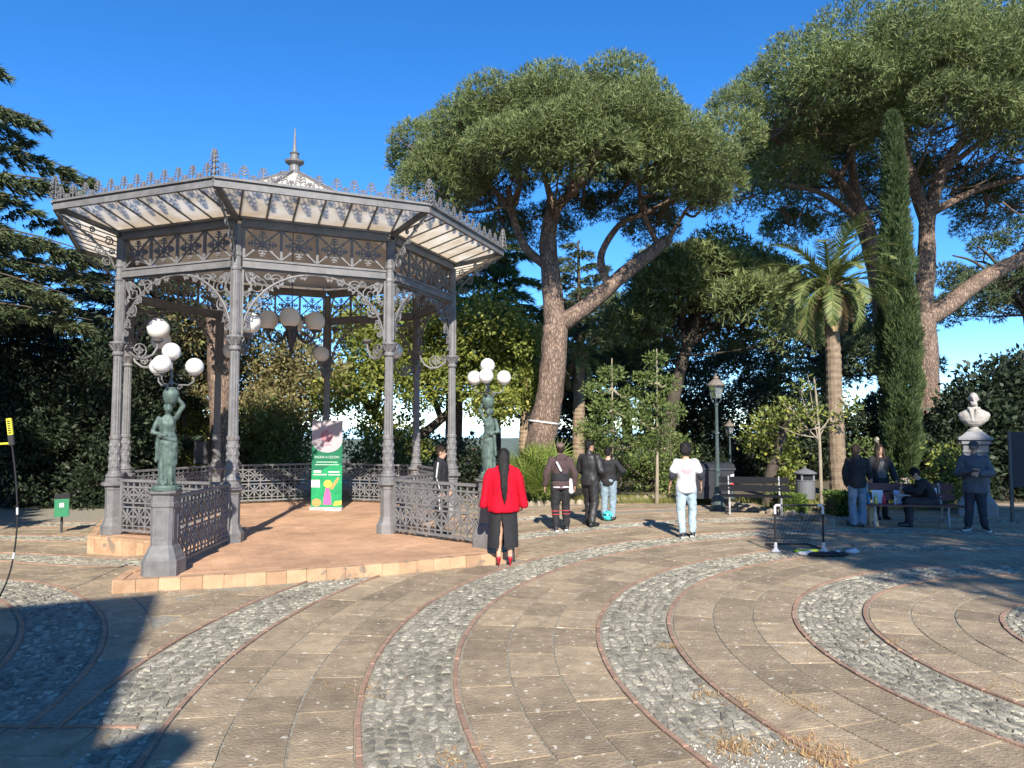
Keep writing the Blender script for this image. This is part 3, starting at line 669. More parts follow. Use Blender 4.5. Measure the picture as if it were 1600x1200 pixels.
# lamps on the columns
arm = MB()
arm.tube([(.09,0,3.42),(.16,0,3.30),(.30,0,3.20),(.46,0,3.18),(.60,0,3.26),(.68,0,3.40),(.69,0,3.50)], [.03,.028,.026,.025,.024,.022,.022], 8)
arm.lathe([(.025,3.48),(.09,3.53),(.10,3.56),(.06,3.57)], 12, (.69,0,0)); spiral(arm, .36, 3.34, .14, 1.7, -1.2, 1, .016); spiral(arm, .2, 3.42, .07, 1.4, 0, -1, .012)
for q in range(4): leaf(arm, .36, 3.34, q*1.6, .1, .025)
arm = arm.mesh('lamp_arm', IR, False); gl = MB().sphere((.69, 0, 3.76), .205, 24, 14).mesh('globe', M['milk'], True)
for i in range(8):
    p = vert(i, RCOL); o = link('lamp_arm', arm, kiosk, loc(p, PZ), R(ROT0+45*i+180))
    if i not in (1, 2): link('globe', gl, o)
# balustrades and pedestals of the forecourt
ped = MB(); o8 = R(45)
def sqprof(m, prof, ch=.28):
    """square plan with cut corners"""
    b = len(m.v); n = 8
    for r_, z in prof:
        q = r_*(1-ch); m.v += [(r_,-q,z),(r_,q,z),(q,r_,z),(-q,r_,z),(-r_,q,z),(-r_,-q,z),(-q,-r_,z),(q,-r_,z)]
    for i in range(len(prof)-1):
        for k in range(n): m.f.append((b+i*n+k, b+i*n+(k+1) % n, b+(i+1)*n+(k+1) % n, b+(i+1)*n+k)); m.mi.append(0)
    m.f.append(tuple(b+k for k in reversed(range(n)))); m.f.append(tuple(b+(len(prof)-1)*n+k for k in range(n))); m.mi += [0, 0]
sqprof(ped, [(.265,0),(.265,.19),(.25,.20),(.24,.24),(.21,.29),(.195,.34),(.172,.37),(.165,.38),(.165,.86),(.18,.88),(.18,.92),(.168,.93),(.168,1.02),(.20,1.04),(.21,1.05),(.21,1.075),(.18,1.085)])
for k in range(4):
    a = k*PI/2; t = Vector((-math.sin(a), math.cos(a), 0)); o = Vector((math.cos(a), math.sin(a), 0))
    for s0, s1, z0, z1 in ((-.085,-.07,.45,.84),(.07,.085,.45,.84),(-.07,.07,.45,.465),(-.07,.07,.825,.84)):
        c = [o*.163+t*s0, o*.171+t*s0, o*.171+t*s1, o*.163+t*s1]; ped.quadbox([tuple(x+Vector((0,0,z0))) for x in c]+[tuple(x+Vector((0,0,z1))) for x in c])
ped.v = [(x*.84, y*.84, z) for x, y, z in ped.v]; ped = ped.mesh('forecourt_pedestal', IR)
for P_, i in ((PED1, 0), (PED2, 1)):
    a = math.atan2((vert(i, RCOL)-P_).y, (vert(i, RCOL)-P_).x)
    link('forecourt_pedestal', ped, kiosk, loc(P_, PZ), a)
    d = vert(i, RCOL)-P_; L = d.length; d.normalize(); q = P_+d*.19
    link('balustrade', balustrade(L-.38, .98), kiosk, loc(q, PZ), a)
# chandelier under the dome
ch = thing('chandelier', 'dark iron chandelier with opal globes hanging under the bandstand roof', 'chandelier', (OX, OY, 0))
m = MB(); m.tube([(0,0,7.3),(0,0,4.5)], .012, 6); m.lathe([(.01,3.62),(.06,3.70),(.03,3.76),(.09,3.9),(.12,4.05),(.13,4.32),(.07,4.4),(.05,4.5),(.09,4.54),(.02,4.6)], 12); m.build('stem', M['irondark'], ch)
ca_ = MB(); ca_.tube([(.08,0,4.2),(.16,0,3.98),(.3,0,3.88),(.42,0,3.93),(.48,0,4.05),(.49,0,4.12)], .03, 8); ca_.lathe([(.03,4.1),(.1,4.14),(.11,4.17)], 12, (.49,0,0)); spiral(ca_, .26, 4.02, .09, 1.5, -1, 1, .018); spiral(ca_, .17, 4.42, .07, 1.4, 2.4, -1, .016)
ca_ = ca_.mesh('arm', M['irondark']); cg = MB().sphere((.49, 0, 4.355), .215, 24, 14).mesh('globe', M['milk'], True)
for k in range(4): o = link('arm', ca_, ch, None, R(12+90*k)); link('globe', cg, o)
# ---------------------------------------------------------------- soft figures: overlapping volumes fused into one skin
def _cap(V, F, p, q, r0, r1, n=12, m=4):
    p = Vector(p); q = Vector(q); d = q-p; L = d.length; d = d.normalized() if L > 1e-6 else Vector((0,0,1)); u = d.orthogonal().normalized(); w = d.cross(u)
    rows = [(p-d*r0*math.cos(PI/2*i/m), max(r0*math.sin(PI/2*i/m), 1e-4)) for i in range(m+1)]+[(q+d*r1*math.sin(PI/2*i/m), max(r1*math.cos(PI/2*i/m), 1e-4)) for i in range(m+1)]
    _rows(V, F, [[c+(u*math.cos(2*PI*k/n)+w*math.sin(2*PI*k/n))*r_ for k in range(n)] for c, r_ in rows])
def _rows(V, F, rows):
    b = len(V); n = len(rows[0])
    for r_ in rows: V += [tuple(x) for x in r_]
    for i in range(len(rows)-1):
        for k in range(n): F.append((b+i*n+k, b+i*n+(k+1) % n, b+(i+1)*n+(k+1) % n, b+(i+1)*n+k))
    F.append(tuple(b+k for k in reversed(range(n)))); e = b+(len(rows)-1)*n; F.append(tuple(e+k for k in range(n)))
def _ell(V, F, c, r_, rot=None, n=14, m=9):
    mt = rot or Matrix.Identity(3); rows = []
    for i in range(m+1):
        t = PI*i/m; s_ = max(math.sin(t), 1e-3); rows.append([Vector(c)+mt @ Vector((r_[0]*s_*math.cos(2*PI*k/n), r_[1]*s_*math.sin(2*PI*k/n), -r_[2]*math.cos(t))) for k in range(n)])
    _rows(V, F, rows)
def prims(V, F, items):
    for it in items:
        if it[0] == 'c': _cap(V, F, *it[1:])
        elif it[0] == 'e': _ell(V, F, *it[1:])
        elif it[0] == 'l':                                     # loft of ellipses: (x, y, z, rx, ry)
            _rows(V, F, [[Vector((x+rx*math.cos(2*PI*k/20), y+ry*math.sin(2*PI*k/20), z)) for k in range(20)] for x, y, z, rx, ry in it[1]])
        elif it[0] == 'r': _rows(V, F, it[1])
def blob(items, m, voxel=0.013, smooth=4, fold=0.0, fscale=14, fz=0.35):
    V = []; F = []; prims(V, F, items)
    me = bpy.data.meshes.new('tmp'); me.from_pydata(V, [], F); o = bpy.data.objects.new('tmp', me); COL.objects.link(o)
    md = o.modifiers.new('r', 'REMESH'); md.mode = 'VOXEL'; md.voxel_size = voxel
    if smooth: ms = o.modifiers.new('s', 'SMOOTH'); ms.iterations = smooth; ms.factor = .5
    dg = bpy.context.evaluated_depsgraph_get(); res = bpy.data.meshes.new_from_object(o.evaluated_get(dg)); bpy.data.objects.remove(o); bpy.data.meshes.remove(me)
    if fold:
        n = len(res.vertices); co = np.empty(n*3, np.float32); no = np.empty(n*3, np.float32); res.vertices.foreach_get('co', co); res.vertices.foreach_get('normal', no)
        co = co.reshape(-1, 3); no = no.reshape(-1, 3)
        d = np.array([mnoise.noise(Vector((float(c[0])*fscale, float(c[1])*fscale, float(c[2])*fscale*fz))) for c in co])
        co += no*((d*.65+.22)*fold)[:, None]; res.vertices.foreach_set('co', co.ravel())
    res.materials.clear(); res.materials.append(m); res.polygons.foreach_set('use_smooth', np.ones(len(res.polygons), dtype=bool)); res.update(); return res
def join_into(me, V, F, m):
    """adds unfused small shapes (fingers, eyes) to a body mesh under their own material"""
    bm = bmesh.new(); bm.from_mesh(me); me.materials.append(m); mi = len(me.materials)-1
    vs = [bm.verts.new(v) for v in V]
    for f in F:
        try: fc = bm.faces.new([vs[i] for i in f]); fc.material_index = mi; fc.smooth = True
        except ValueError: pass
    bm.to_mesh(me); bm.free()
def hand_shapes(V, F, wr, el, side, up=None, s=1.0, curl=0.5):
    wr = Vector(wr); d = (wr-Vector(el)).normalized(); up = Vector(up) if up else Vector((side, 0, 0))
    n = (up-d*up.dot(d)); n = n.normalized() if n.length > .05 else d.orthogonal().normalized()      # back of the hand
    t = d.cross(n)*side                                                              # towards the thumb
    if t.y < 0 and abs(t.y) > .3: t = -t
    pal = wr+d*.055*s
    for k in range(4):
        o = t*(.027-.018*k)*s; _cap(V, F, wr+d*.01*s+o*.8, wr+d*.09*s+o, .014*s, .0115*s, 7, 2)
        L = (.036, .042, .039, .030)[k]*s; b0 = wr+d*.09*s+o; d1 = (d-n*curl*.6).normalized(); b1 = b0+d1*L; d2 = (d-n*curl*1.7).normalized()
        _cap(V, F, b0, b1, .0095*s, .0085*s, 6, 2); _cap(V, F, b1, b1+d2*L*.8, .0085*s, .007*s, 6, 2)
    tb = wr+d*.03*s+t*.026*s; td = (t*.75+d*.7-n*.25).normalized(); _cap(V, F, tb, tb+td*.035*s, .012*s, .010*s, 6, 2); _cap(V, F, tb+td*.035*s, tb+(td*.035+(d*.9+t*.15-n*.3).normalized()*.028)*s, .010*s, .008*s, 6, 2)
SKIN = flat('skin', (0.55, 0.33, 0.23), .55, (0.48, 0.27, 0.18)); LIP = flat('lips', (0.35, 0.10, 0.09)); EYEW = flat('eyes', (0.05, 0.035, 0.03), .2)
J0 = dict(pel=(0,0,.93), wai=(0,0,1.09), che=(0,0,1.27), nek=(0,-.01,1.46), hed=(0,.01,1.615),
          sh=(.175,-.01,1.40), el=(.235,-.03,1.13), wr=(.245,.04,.89), hip=(.09,0,.90), kn=(.10,.02,.49), an=(.10,-.02,.085), to=(.115,.15,.035))
def joints(ov, s):
    J = {}
    for k, v in J0.items():
        if k in ('sh','el','wr','hip','kn','an','to'):
            J[k+'R'] = v; J[k+'L'] = (-v[0], v[1], v[2])
        else: J[k] = v
    J.update(ov or {})
    return {k: Vector(v)*s for k, v in J.items()}
def spine(J, s, add=0.0, hips=.165, waist=.135, chest=.165, zlow=None, dep=1.0):
    P_ = [(J['pel']-Vector((0,0,.10*s)), hips*.93, .105), (J['pel'], hips, .115), (J['wai'], waist, .098), (J['che'], chest, .112), (J['che'].lerp(J['nek'], .55), chest*1.02, .105), (J['che'].lerp(J['nek'], .85), chest*.66, .08), (J['nek'], .068, .065)]
    return [(p.x, p.y, p.z, (rx+add)*1.0*s, (ry*dep+add)*s) for p, rx, ry in P_]
def person(label, loc_, rz, H, ov=None, face=0.0, nod=0.0, top=None, bottom=None, shoes=None, hair=None, skin=SKIN, build=1.0, hands=(0.5, 0.5), handup=(None, None), group=None, name='person'):
    s = H/1.75; J = joints(ov, s); b = build
    t = thing(name, label, 'person', loc_, rz, group)
    HM = Matrix.Rotation(face, 3, 'Z') @ Matrix.Rotation(-nod, 3, 'X'); hc = J['hed']
    hp = lambda x, y, z: hc+HM @ Vector((x*s, y*s, z*s))
    it = [('l', spine(J, s, 0, .155*b, .125*b, .150*b)), ('c', J['nek']-Vector((0,0,.03)), hc-Vector((0,0,.06*s)), .058*s, .052*s, 12, 3),
          ('e', hp(0,-.01,.02), (.076*s,.096*s,.105*s), HM), ('e', hp(0,.025,-.055), (.056*s,.062*s,.062*s), HM), ('c', hp(0,.085,.005), hp(0,.107,-.028), .010*s, .014*s, 8, 3), ('e', hp(0,.08,-.062), (.026*s,.016*s,.012*s), HM), ('e', hp(0,.066,-.1), (.024*s,.022*s,.018*s), HM)]
    for q in (1, -1): it.append(('e', hp(q*.078,-.008,-.005), (.010*s,.022*s,.032*s), HM))
    for q in 'LR':
        it += [('c', J['sh'+q], J['el'+q], .050*s*b, .040*s*b), ('c', J['el'+q], J['wr'+q], .040*s*b, .026*s), ('c', J['hip'+q], J['kn'+q], .080*s*b, .055*s), ('c', J['kn'+q], J['an'+q], .054*s, .038*s), ('c', J['an'+q]-Vector((0,.02*s,.03*s)), J['to'+q], .036*s, .028*s)]
        it.append(('c', J['kn'+q].lerp(J['an'+q], .12)-Vector((0,.012*s,0)), J['kn'+q].lerp(J['an'+q], .45)-Vector((0,.018*s,0)), .052*s, .045*s))
    body = blob(it, skin, .021, 2)
    V = []; F = []
    for k, (q, sd_) in enumerate((('L', -1), ('R', 1))): hand_shapes(V, F, J['wr'+q], J['el'+q], sd_, handup[k], s*1.05, hands[k])
    join_into(body, V, F, skin)
    V = []; F = []
    for q in (1, -1): _ell(V, F, hp(q*.031,.082,.008), (.014*s,.008*s,.008*s), HM, 8, 5); _ell(V, F, hp(q*.032,.084,.032), (.02*s,.006*s,.004*s), HM, 8, 4)
    join_into(body, V, F, EYEW)
    V = []; F = []; _ell(V, F, hp(0,.094,-.062), (.022*s,.006*s,.007*s), HM, 8, 5); join_into(body, V, F, LIP)
    link('body', body, t)
    if top:
        add = top.get('loose', .022); it = [('l', spine(J, s, add, .160*b, top.get('waist', .135)*b, .158*b)[top.get('cut', 0):-1])]
        el_end = top.get('sleeve', 1.0)                         # 1 to the wrist, .5 to the elbow
        for q in 'LR':
            it += [('e', J['sh'+q]-Vector((0,0,.022*s)), (.056*s*b+add*.5,.058*s*b+add*.5,.056*s*b+add*.5)), ('c', J['nek']-Vector((0,0,.045*s)), J['sh'+q]-Vector((0,0,.012*s)), .05*s, .042*s+add*.5)]
            if el_end <= .5: it.append(('c', J['sh'+q], J['sh'+q].lerp(J['el'+q], el_end*2), .050*s*b+add*.6, .060*s*b+add*.7))
            else: it += [('c', J['sh'+q]-Vector((0,0,.01*s)), J['el'+q], .048*s*b+add*.75, .045*s*b+add*.85), ('c', J['el'+q], J['el'+q].lerp(J['wr'+q], (el_end-.5)*2*.95), .045*s*b+add*.9, .033*s+add*.75)]
        if top.get('collar'): it.append(('c', J['nek']-Vector((0,0,.02*s)), J['nek']+Vector((0,-.005,.03*s)), .072*s, .066*s))
        if top.get('hood'): it += [('e', J['nek']+Vector((0,-.075*s,-.03*s)), (.11*s,.06*s,.085*s)), ('e', J['nek']+Vector((0,-.03*s,.0)), (.10*s,.075*s,.045*s))]
        it += top.get('extra', [])
        link(top['name'], blob(it, top['mat'], .016, 1, .026, 11, .7), t)
    if bottom:
        add = bottom.get('loose', .014); it = []
        if bottom.get('skirt'): it.append(('l', bottom['skirt']))
        else:
            it.append(('l', [(x, y, z, rx*1.0, ry) for x, y, z, rx, ry in spine(J, s, add, .160*b, .138*b, .15)[:2]]+[(J['pel'].x, J['pel'].y, J['pel'].z+.07*s, .150*s*b+add, .112*s+add)]))
            for q in 'LR':
                fl_ = bottom.get('flare', 0.0); en = J['kn'+q].lerp(J['an'+q], bottom.get('len', .93))
                it += [('c', J['hip'+q], J['kn'+q], .088*s*b+add, .062*s+add), ('c', J['kn'+q], en, .060*s+add, .046*s+add+fl_)]
        link(bottom['name'], blob(it, bottom['mat'], .016, 1, bottom.get('fold', .022), 12, 1.1), t)
    if shoes:
        for q in 'LR':
            if shoes.get('heel'):
                a, e = J['an'+q], J['to'+q]; it = [('c', e, e-Vector((0,.05*s,-.004)), .026*s, .03*s), ('c', e-Vector((0,.05*s,0)), a-Vector((0,.03*s,.035*s)), .03*s, .034*s), ('c', a-Vector((0,.045*s,.05*s)), Vector((a.x, a.y-.05*s, .006)), .014, .007)]
                link(shoes.get('name', 'shoe'), blob(it, shoes['mat'], .007, 2), t)
            else:
                a, e = J['an'+q], J['to'+q]; it = [('c', Vector((a.x, a.y-.03*s, e.z+.008)), e+Vector((0,.03*s,.003)), .044*s, .038*s), ('c', a-Vector((0,.01,.0)), a.lerp(e, .55)+Vector((0,0,.012*s)), .048*s, .036*s)]
                o = link(shoes.get('name', 'shoe'), blob(it, shoes['mat'], .010, 2), t)
                if shoes.get('sole'):
                    sm = MB(); dirv = (e-a); dirv.z = 0; dirv.normalize(); sd_ = Vector((-dirv.y, dirv.x, 0)); c0 = Vector((a.x, a.y, 0))-dirv*.075*s; c1 = Vector((e.x, e.y, 0))+dirv*.075*s; zb = e.z-.036*s
                    sm.prism([tuple((c0+sd_*.03*s)[:2]), tuple((c0-sd_*.03*s)[:2]), tuple((c0+dirv*.12-sd_*.042*s)[:2]), tuple((c1-dirv*.04-sd_*.045*s)[:2]), tuple((c1-sd_*.015)[:2]), tuple((c1+sd_*.015)[:2]), tuple((c1-dirv*.04+sd_*.045*s)[:2]), tuple((c0+dirv*.12+sd_*.042*s)[:2])], max(.002, zb), max(.002, zb)+.03)
                    sm.build('sole', shoes['sole'], o)
    if hair:
        it = [('e', hp(0,-.022,.036), (.086*s,.098*s,.100*s), HM), ('e', hp(0,-.05,-.01), (.080*s,.066*s,.085*s), HM)]
        if hair.get('short'): it = [('e', hp(0,-.022,.040), (.082*s,.097*s,.094*s), HM), ('e', hp(0,-.052,.0), (.072*s,.058*s,.07*s), HM)]
        it += [(k[0], *[hp(*x) if isinstance(x, tuple) and i < 2 and k[0] == 'c' else x for i, x in enumerate(k[1:])]) for k in hair.get('extra', [])]
        hm_ = blob(it, hair['mat'], .014, 1, hair.get('fold', .010), 30, .25)
        nv = len(hm_.vertices); co = np.empty(nv*3, np.float32); no = np.empty(nv*3, np.float32); hm_.vertices.foreach_get('co', co); hm_.vertices.foreach_get('normal', no); co = co.reshape(-1, 3); no = no.reshape(-1, 3)
        ii = rng.integers(0, nv, 1500); P0, N0 = co[ii].astype(float), no[ii].astype(float); dn = np.array([0, 0, -1.])-N0*(-N0[:, 2:3]); sl = hair.get('strand', .035)    # loose strands lying over the mass
        D0 = unit(dn+N0*(.25 if sl < .05 else .03)+rng.normal(size=P0.shape)*(.22 if sl < .05 else .06)); S0 = unit(np.cross(D0, N0+1e-4)); LL = sl*rng.uniform(.5, 1.4, (1500, 1)); hv = np.stack([P0-S0*.0035, P0+S0*.0035, P0+D0*LL], 1).reshape(-1, 3)
        join_into(hm_, [tuple(q) for q in hv], [(3*i, 3*i+1, 3*i+2) for i in range(1500)], hair['mat'])
        link(hair.get('name', 'hair'), hm_, t)
    return t, J, hp, s
BLK = flat('black_cloth', (.018, .018, .020), .85, (.011, .011, .013)); GREYBLK = flat('washed_black_cloth', (.035, .032, .034), .85); LEATHER = flat('leather', (.022, .022, .023), .55, spec=.5)
RED = flat('red_cloth', (.50, .004, .022), .85, (.42, .003, .016), spec=.2); JEANS = flat('jeans', (.17, .24, .31), .9, (.10, .155, .22), scale=9); PALEJ = flat('pale_jeans', (.40, .49, .53), .9, (.28, .37, .42), scale=9)
WHITE = flat('white_cloth', (.60, .575, .58), .85, (.54, .52, .525)); BROWNC = flat('brown_cloth', (.075, .045, .045), .9); NAVY = flat('navy_cloth', (.03, .032, .045), .85, (.022, .024, .034)); GREYJ = flat('grey_jacket', (.085, .09, .105), .75, (.06, .064, .075))
HAIRB = mat('black_hair', (.020, .017, .016), (.008, .007, .007), .62, 30, bump=1.0, bscale=70, stretch=(1, 1, .1), spec=.35); HAIRBR = mat('brown_hair', (.055, .033, .022), (.022, .013, .009), .65, 30, bump=1.0, bscale=70, stretch=(1, 1, .1), spec=.3); HAIRG = mat('grey_hair', (.17, .16, .15), (.08, .075, .07), .7, 40, bump=1.0, bscale=80)
REDSHOE = flat('red_shoe', (.45, .01, .03), .3); WSOLE = flat('white_sole', (.72, .70, .68), .6); BSHOE = flat('black_shoe', (.02, .02, .022), .5)
def gpt(px, py): g = ground(px, py); return (g.x, g.y, gz(g.x, g.y)+.004)
# the woman in red
sk = [(0,-.01,.26,.215,.125), (0,-.01,.30,.22,.13), (0,0,.6,.21,.14), (0,0,.90,.195,.145), (0,0,1.06,.15,.115)]
jk = [('l', [(0,-.005,.80,.225,.165), (0,-.005,.83,.23,.17), (0,0,1.05,.20,.15), (0,0,1.28,.195,.14), (0,-.005,1.40,.185,.115), (0,-.005,1.455,.14,.09), (0,-.005,1.49,.075,.075)])]
for q in (-1, 1): jk += [('r', [[Vector((q*(x+rx*math.cos(2*PI*k/16)), ry*math.sin(2*PI*k/16)-.005, z)) for k in range(16)][::q] for x, z, rx, ry in ((.30,.86,.05,.085),(.295,.90,.062,.095),(.265,1.10,.066,.09),(.225,1.32,.062,.08),(.175,1.425,.06,.075),(.15,1.44,.04,.05))])]
w, J, hp, s = person('woman in a bright red jacket and black skirt with very long black hair', gpt(787, 884), R(2), 1.74,
    dict(shL=(-.17,-.01,1.40), shR=(.17,-.01,1.40), elL=(-.25,0,1.15), elR=(.25,0,1.15), wrL=(-.275,.05,.96), wrR=(.275,.05,.96), anL=(-.075,-.03,.15), anR=(.095,-.03,.15), toL=(-.08,.12,.035), toR=(.10,.12,.035), knL=(-.06,.04,.55), knR=(.09,.0,.55)),
    top=None, bottom=None, shoes=dict(mat=REDSHOE, heel=True, name='high_heel_shoe'), build=.9, hair=dict(mat=HAIRB, fold=.006, strand=.08, extra=[('l', [(.01,-.20,.98,.012,.012),(.008,-.20,1.06,.035,.018),(.004,-.195,1.2,.05,.022),(0,-.175,1.36,.056,.030),(0,-.125,1.46,.072,.05),(0,-.06,1.55,.085,.085),(0,-.03,1.62,.083,.09)])]))
link('jacket', blob(jk, RED, .013, 2, .030, 9, .35), w)
skm = blob([('l', sk)], BLK, .014, 1, .016, 8, .15)            # skirt with a slit up the back
bm = bmesh.new(); bm.from_mesh(skm); bmesh.ops.delete(bm, geom=[f for f in bm.faces if f.calc_center_median().z < .274 or (f.calc_center_median().y < -.02 and abs(f.calc_center_median().x+.03) < .045*(1-(f.calc_center_median().z-.26)/.56))], context='FACES')
bm.to_mesh(skm); bm.free(); link('skirt', skm, w)
# man in a cap and dark hooded top
w, J, hp, s = person('man in a cap and dark hooded top with white sling bag, seen from behind', gpt(876, 830), R(6), 1.76, dict(elL=(-.27,-.03,1.14), elR=(.27,-.03,1.14), wrL=(-.30,.04,.90), wrR=(.29,.04,.90), anL=(-.10,-.07,.085), toL=(-.12,.1,.035), anR=(.13,.06,.085), toR=(.16,.22,.035), knR=(.11,.06,.49)),
    top=dict(name='hooded_top', mat=BROWNC, hood=True, loose=.026), bottom=dict(name='trousers', mat=BLK, loose=.018), shoes=dict(mat=BSHOE, sole=WSOLE), hair=dict(mat=HAIRBR, short=True))
link('cap', blob([('e', hp(0,-.018,.055), (.090*s,.108*s,.080*s)), ('e', hp(0,.11,.045), (.07*s,.07*s,.010*s))], flat('cap_cloth', (.22,.15,.12), .8), .010, 2), w)
link('waist_band', blob([('l', [(0,0,.99,.195,.148),(0,0,1.0,.198,.15),(0,0,1.14,.182,.142),(0,0,1.15,.18,.14)])], BLK, .012, 2, .006), w)
link('shirt_hem', blob([('l', [(0,0,.855,.190,.145),(0,0,.86,.194,.148),(0,0,.885,.194,.148),(0,0,.89,.19,.145)])], WHITE, .010, 1), w)
link('sling_strap', blob([('c', (-.10,-.16,1.36), (-.02,-.165,1.20), .022, .026)], WHITE, .008, 2), w); link('sling_bag', blob([('c', (.19,-.05,1.0), (.205,-.04,.78), .04, .055)], WHITE, .010, 2), w)
for q, x in (('L', -.103), ('R', .118)):
    for z in (.40, .335):
        c = J['kn'+q].lerp(J['an'+q], (.49*s-z)/(.405*s)); link('trouser_stripe', blob([('l', [(c.x, c.y, z-.008, .083, .083), (c.x, c.y, z+.008, .084, .084)])], flat('stripe_red', (.6,.06,.07), .8), .006, 0), w)
# man in black leather
w, J, hp, s = person('man in black leather jacket and shiny black trousers standing half turned', gpt(922, 822), R(-38), 1.79, dict(elL=(-.26,.03,1.14), wrL=(-.20,.19,1.0), elR=(.27,0,1.13), wrR=(.22,.18,1.0), anL=(-.10,.10,.085), toL=(-.12,.27,.035), anR=(.11,-.12,.085), toR=(.14,.05,.035), knL=(-.1,.12,.5)), face=R(-25), nod=R(12),
    top=dict(name='leather_jacket', mat=LEATHER, loose=.036, collar=True), bottom=dict(name='trousers', mat=LEATHER, loose=.026, fold=.02), shoes=dict(mat=BSHOE), hair=dict(mat=HAIRB, short=True))
# boy with the ball
w, J, hp, s = person('boy in black top and blue jeans with hand on hip behind a teal ball', gpt(951, 813), R(-20), 1.62, dict(elR=(.36,-.06,1.18), wrR=(.20,.05,1.0), elL=(-.25,0,1.12), wrL=(-.22,.12,.95)),
    top=dict(name='top', mat=BLK, loose=.028), bottom=dict(name='jeans', mat=flat('mid_jeans', (.24,.32,.37), .9), loose=.02), shoes=dict(mat=BSHOE), hair=dict(mat=HAIRB, short=True))
# man in the white shirt
w, J, hp, s = person('man walking away in white printed t-shirt over navy sleeves and pale jeans', gpt(1073, 840), R(-3), 1.76, dict(elL=(-.26,-.06,1.15), wrL=(-.29,.07,.95), elR=(.26,-.06,1.15), wrR=(.29,.07,.95), anL=(-.09,-.08,.085), toL=(-.08,.09,.035), anR=(.12,.06,.085), toR=(.17,.21,.04), knR=(.12,.08,.49), shL=(-.165,-.01,1.39), shR=(.165,-.01,1.39)),
    top=dict(name='t_shirt', mat=WHITE, loose=.030, sleeve=.30, cut=0), bottom=dict(name='jeans', mat=PALEJ, loose=.014), shoes=dict(mat=BSHOE, sole=WSOLE), hair=dict(mat=HAIRB, fold=.022, extra=[('c', (.03,-.02,.07), (-.03,-.03,.07), .075, .075), ('c', (.05,-.05,0), (-.05,-.05,0), .06, .06)]))
it = []
for q in 'LR': it += [('c', J['sh'+q], J['el'+q], .062, .060), ('c', J['el'+q], J['el'+q].lerp(J['wr'+q], .2), .060, .058)]
link('under_sleeves', blob(it, NAVY, .012, 3, .008), w)
from mathutils.bvhtree import BVHTree
shirt = [c for c in w.children if c.name.startswith('t_shirt')][0].data
bvh = BVHTree.FromPolygons([v.co.copy() for v in shirt.vertices], [tuple(p.vertices) for p in shirt.polygons])
def on_shirt(x, z): h_ = bvh.ray_cast(Vector((x, -1, z)), Vector((0, 1, 0))); return (x, (h_[0].y if h_[0] else -.15)-.002, z)
m = MB()
for r_ in (.024, .046, .068, .092): m.tube([on_shirt(r_*math.cos(2*PI*k/28*.94+r_*20), 1.27+r_*math.sin(2*PI*k/28*.94+r_*20)) for k in range(29)], .0055, 4)
for x0, z0 in ((.08, 1.14), (.055, 1.115)): m.tube([on_shirt(-x0+2*x0*k/8, z0) for k in range(9)], .005, 4)
m.build('shirt_print', flat('print_pink', (.48, .25, .28), .8), w)
# girl in a hooded top
person('girl in black hooded top and blue jeans standing before the palm trunk', gpt(1341, 823), R(-12), 1.70, dict(elR=(.25,.05,1.15), wrR=(.2,.27,1.12), elL=(-.23,.0,1.12), wrL=(-.2,.08,.9), hipL=(-.085,0,.9), anL=(-.085,0,.085), anR=(.085,0,.085)), face=R(-30),
    top=dict(name='hooded_top', mat=BLK, hood=True, loose=.028), bottom=dict(name='jeans', mat=JEANS, loose=.012, flare=.028, len=.98), shoes=dict(mat=BSHOE), hair=dict(mat=HAIRBR, extra=[('c', (0,-.06,-.02), (0,-.09,-.22), .065, .04)]))
# girl behind the bench
g = gpt(1386, 818); w, J, hp, s = person('girl with long brown hair and dark jacket leaning behind the red bench', (g[0]+.25, g[1]+.75, 0), R(178), 1.68, dict(elL=(-.28,.02,1.14), wrL=(-.27,.17,.93), elR=(.28,.02,1.14), wrR=(.30,.17,.95)), nod=R(-8)*-1,
    top=dict(name='jacket', mat=BLK, loose=.032, collar=False), bottom=dict(name='trousers', mat=BLK), shoes=dict(mat=BSHOE),
    hair=dict(mat=HAIRBR, fold=.006, strand=.09, extra=[('c', (.070,.02,0), (.078,.12,-.20), .032, .034), ('c', (.078,.12,-.20), (.085,.145,-.42), .034, .022), ('c', (-.070,.02,0), (-.078,.12,-.20), .032, .034), ('c', (-.078,.12,-.20), (-.085,.145,-.42), .034, .022), ('c', (0,-.06,0), (0,-.08,-.3), .075, .06)]))
link('grey_shirt', blob([('l', [(0,.02,.92,.135,.125),(0,.02,1.1,.13,.13),(0,.02,1.28,.12,.125),(0,.0,1.36,.08,.1)])], flat('grey_cloth', (.10,.10,.10), .85), .012, 2, .008), w)
# older man with a phone
w, J, hp, s = person('older man in grey jacket looking down at his phone beside the bust', gpt(1526, 829), R(150), 1.78, dict(elR=(.27,.05,1.12), wrR=(.06,.29,1.17), elL=(-.27,.05,1.12), wrL=(-.07,.29,1.12), anL=(-.14,0,.085), anR=(.14,.05,.085), toL=(-.19,.15,.035), toR=(.2,.2,.035)), face=R(-30), nod=R(-22)*-1, build=1.1, hands=(.7, .9),
    top=dict(name='jacket', mat=GREYJ, loose=.036, collar=True, extra=[('l', [(0,0,.74,.215,.165),(0,0,.78,.22,.17),(0,0,1.0,.20,.155)])]), bottom=dict(name='trousers', mat=NAVY, loose=.02), shoes=dict(mat=BSHOE, sole=WSOLE), hair=dict(mat=HAIRG, short=True))
glm = MB()
for q in (-1, 1): glm.tube([tuple(hp(q*.033+.022*math.cos(2*PI*k/12), .098, .006+.018*math.sin(2*PI*k/12))) for k in range(13)], .003, 4); glm.bar(hp(q*.055,.096,.01), hp(q*.08,.0,.012), .004)
glm.bar(hp(-.012,.1,.01), hp(.012,.1,.01), .004); glm.build('glasses', BLK, w)
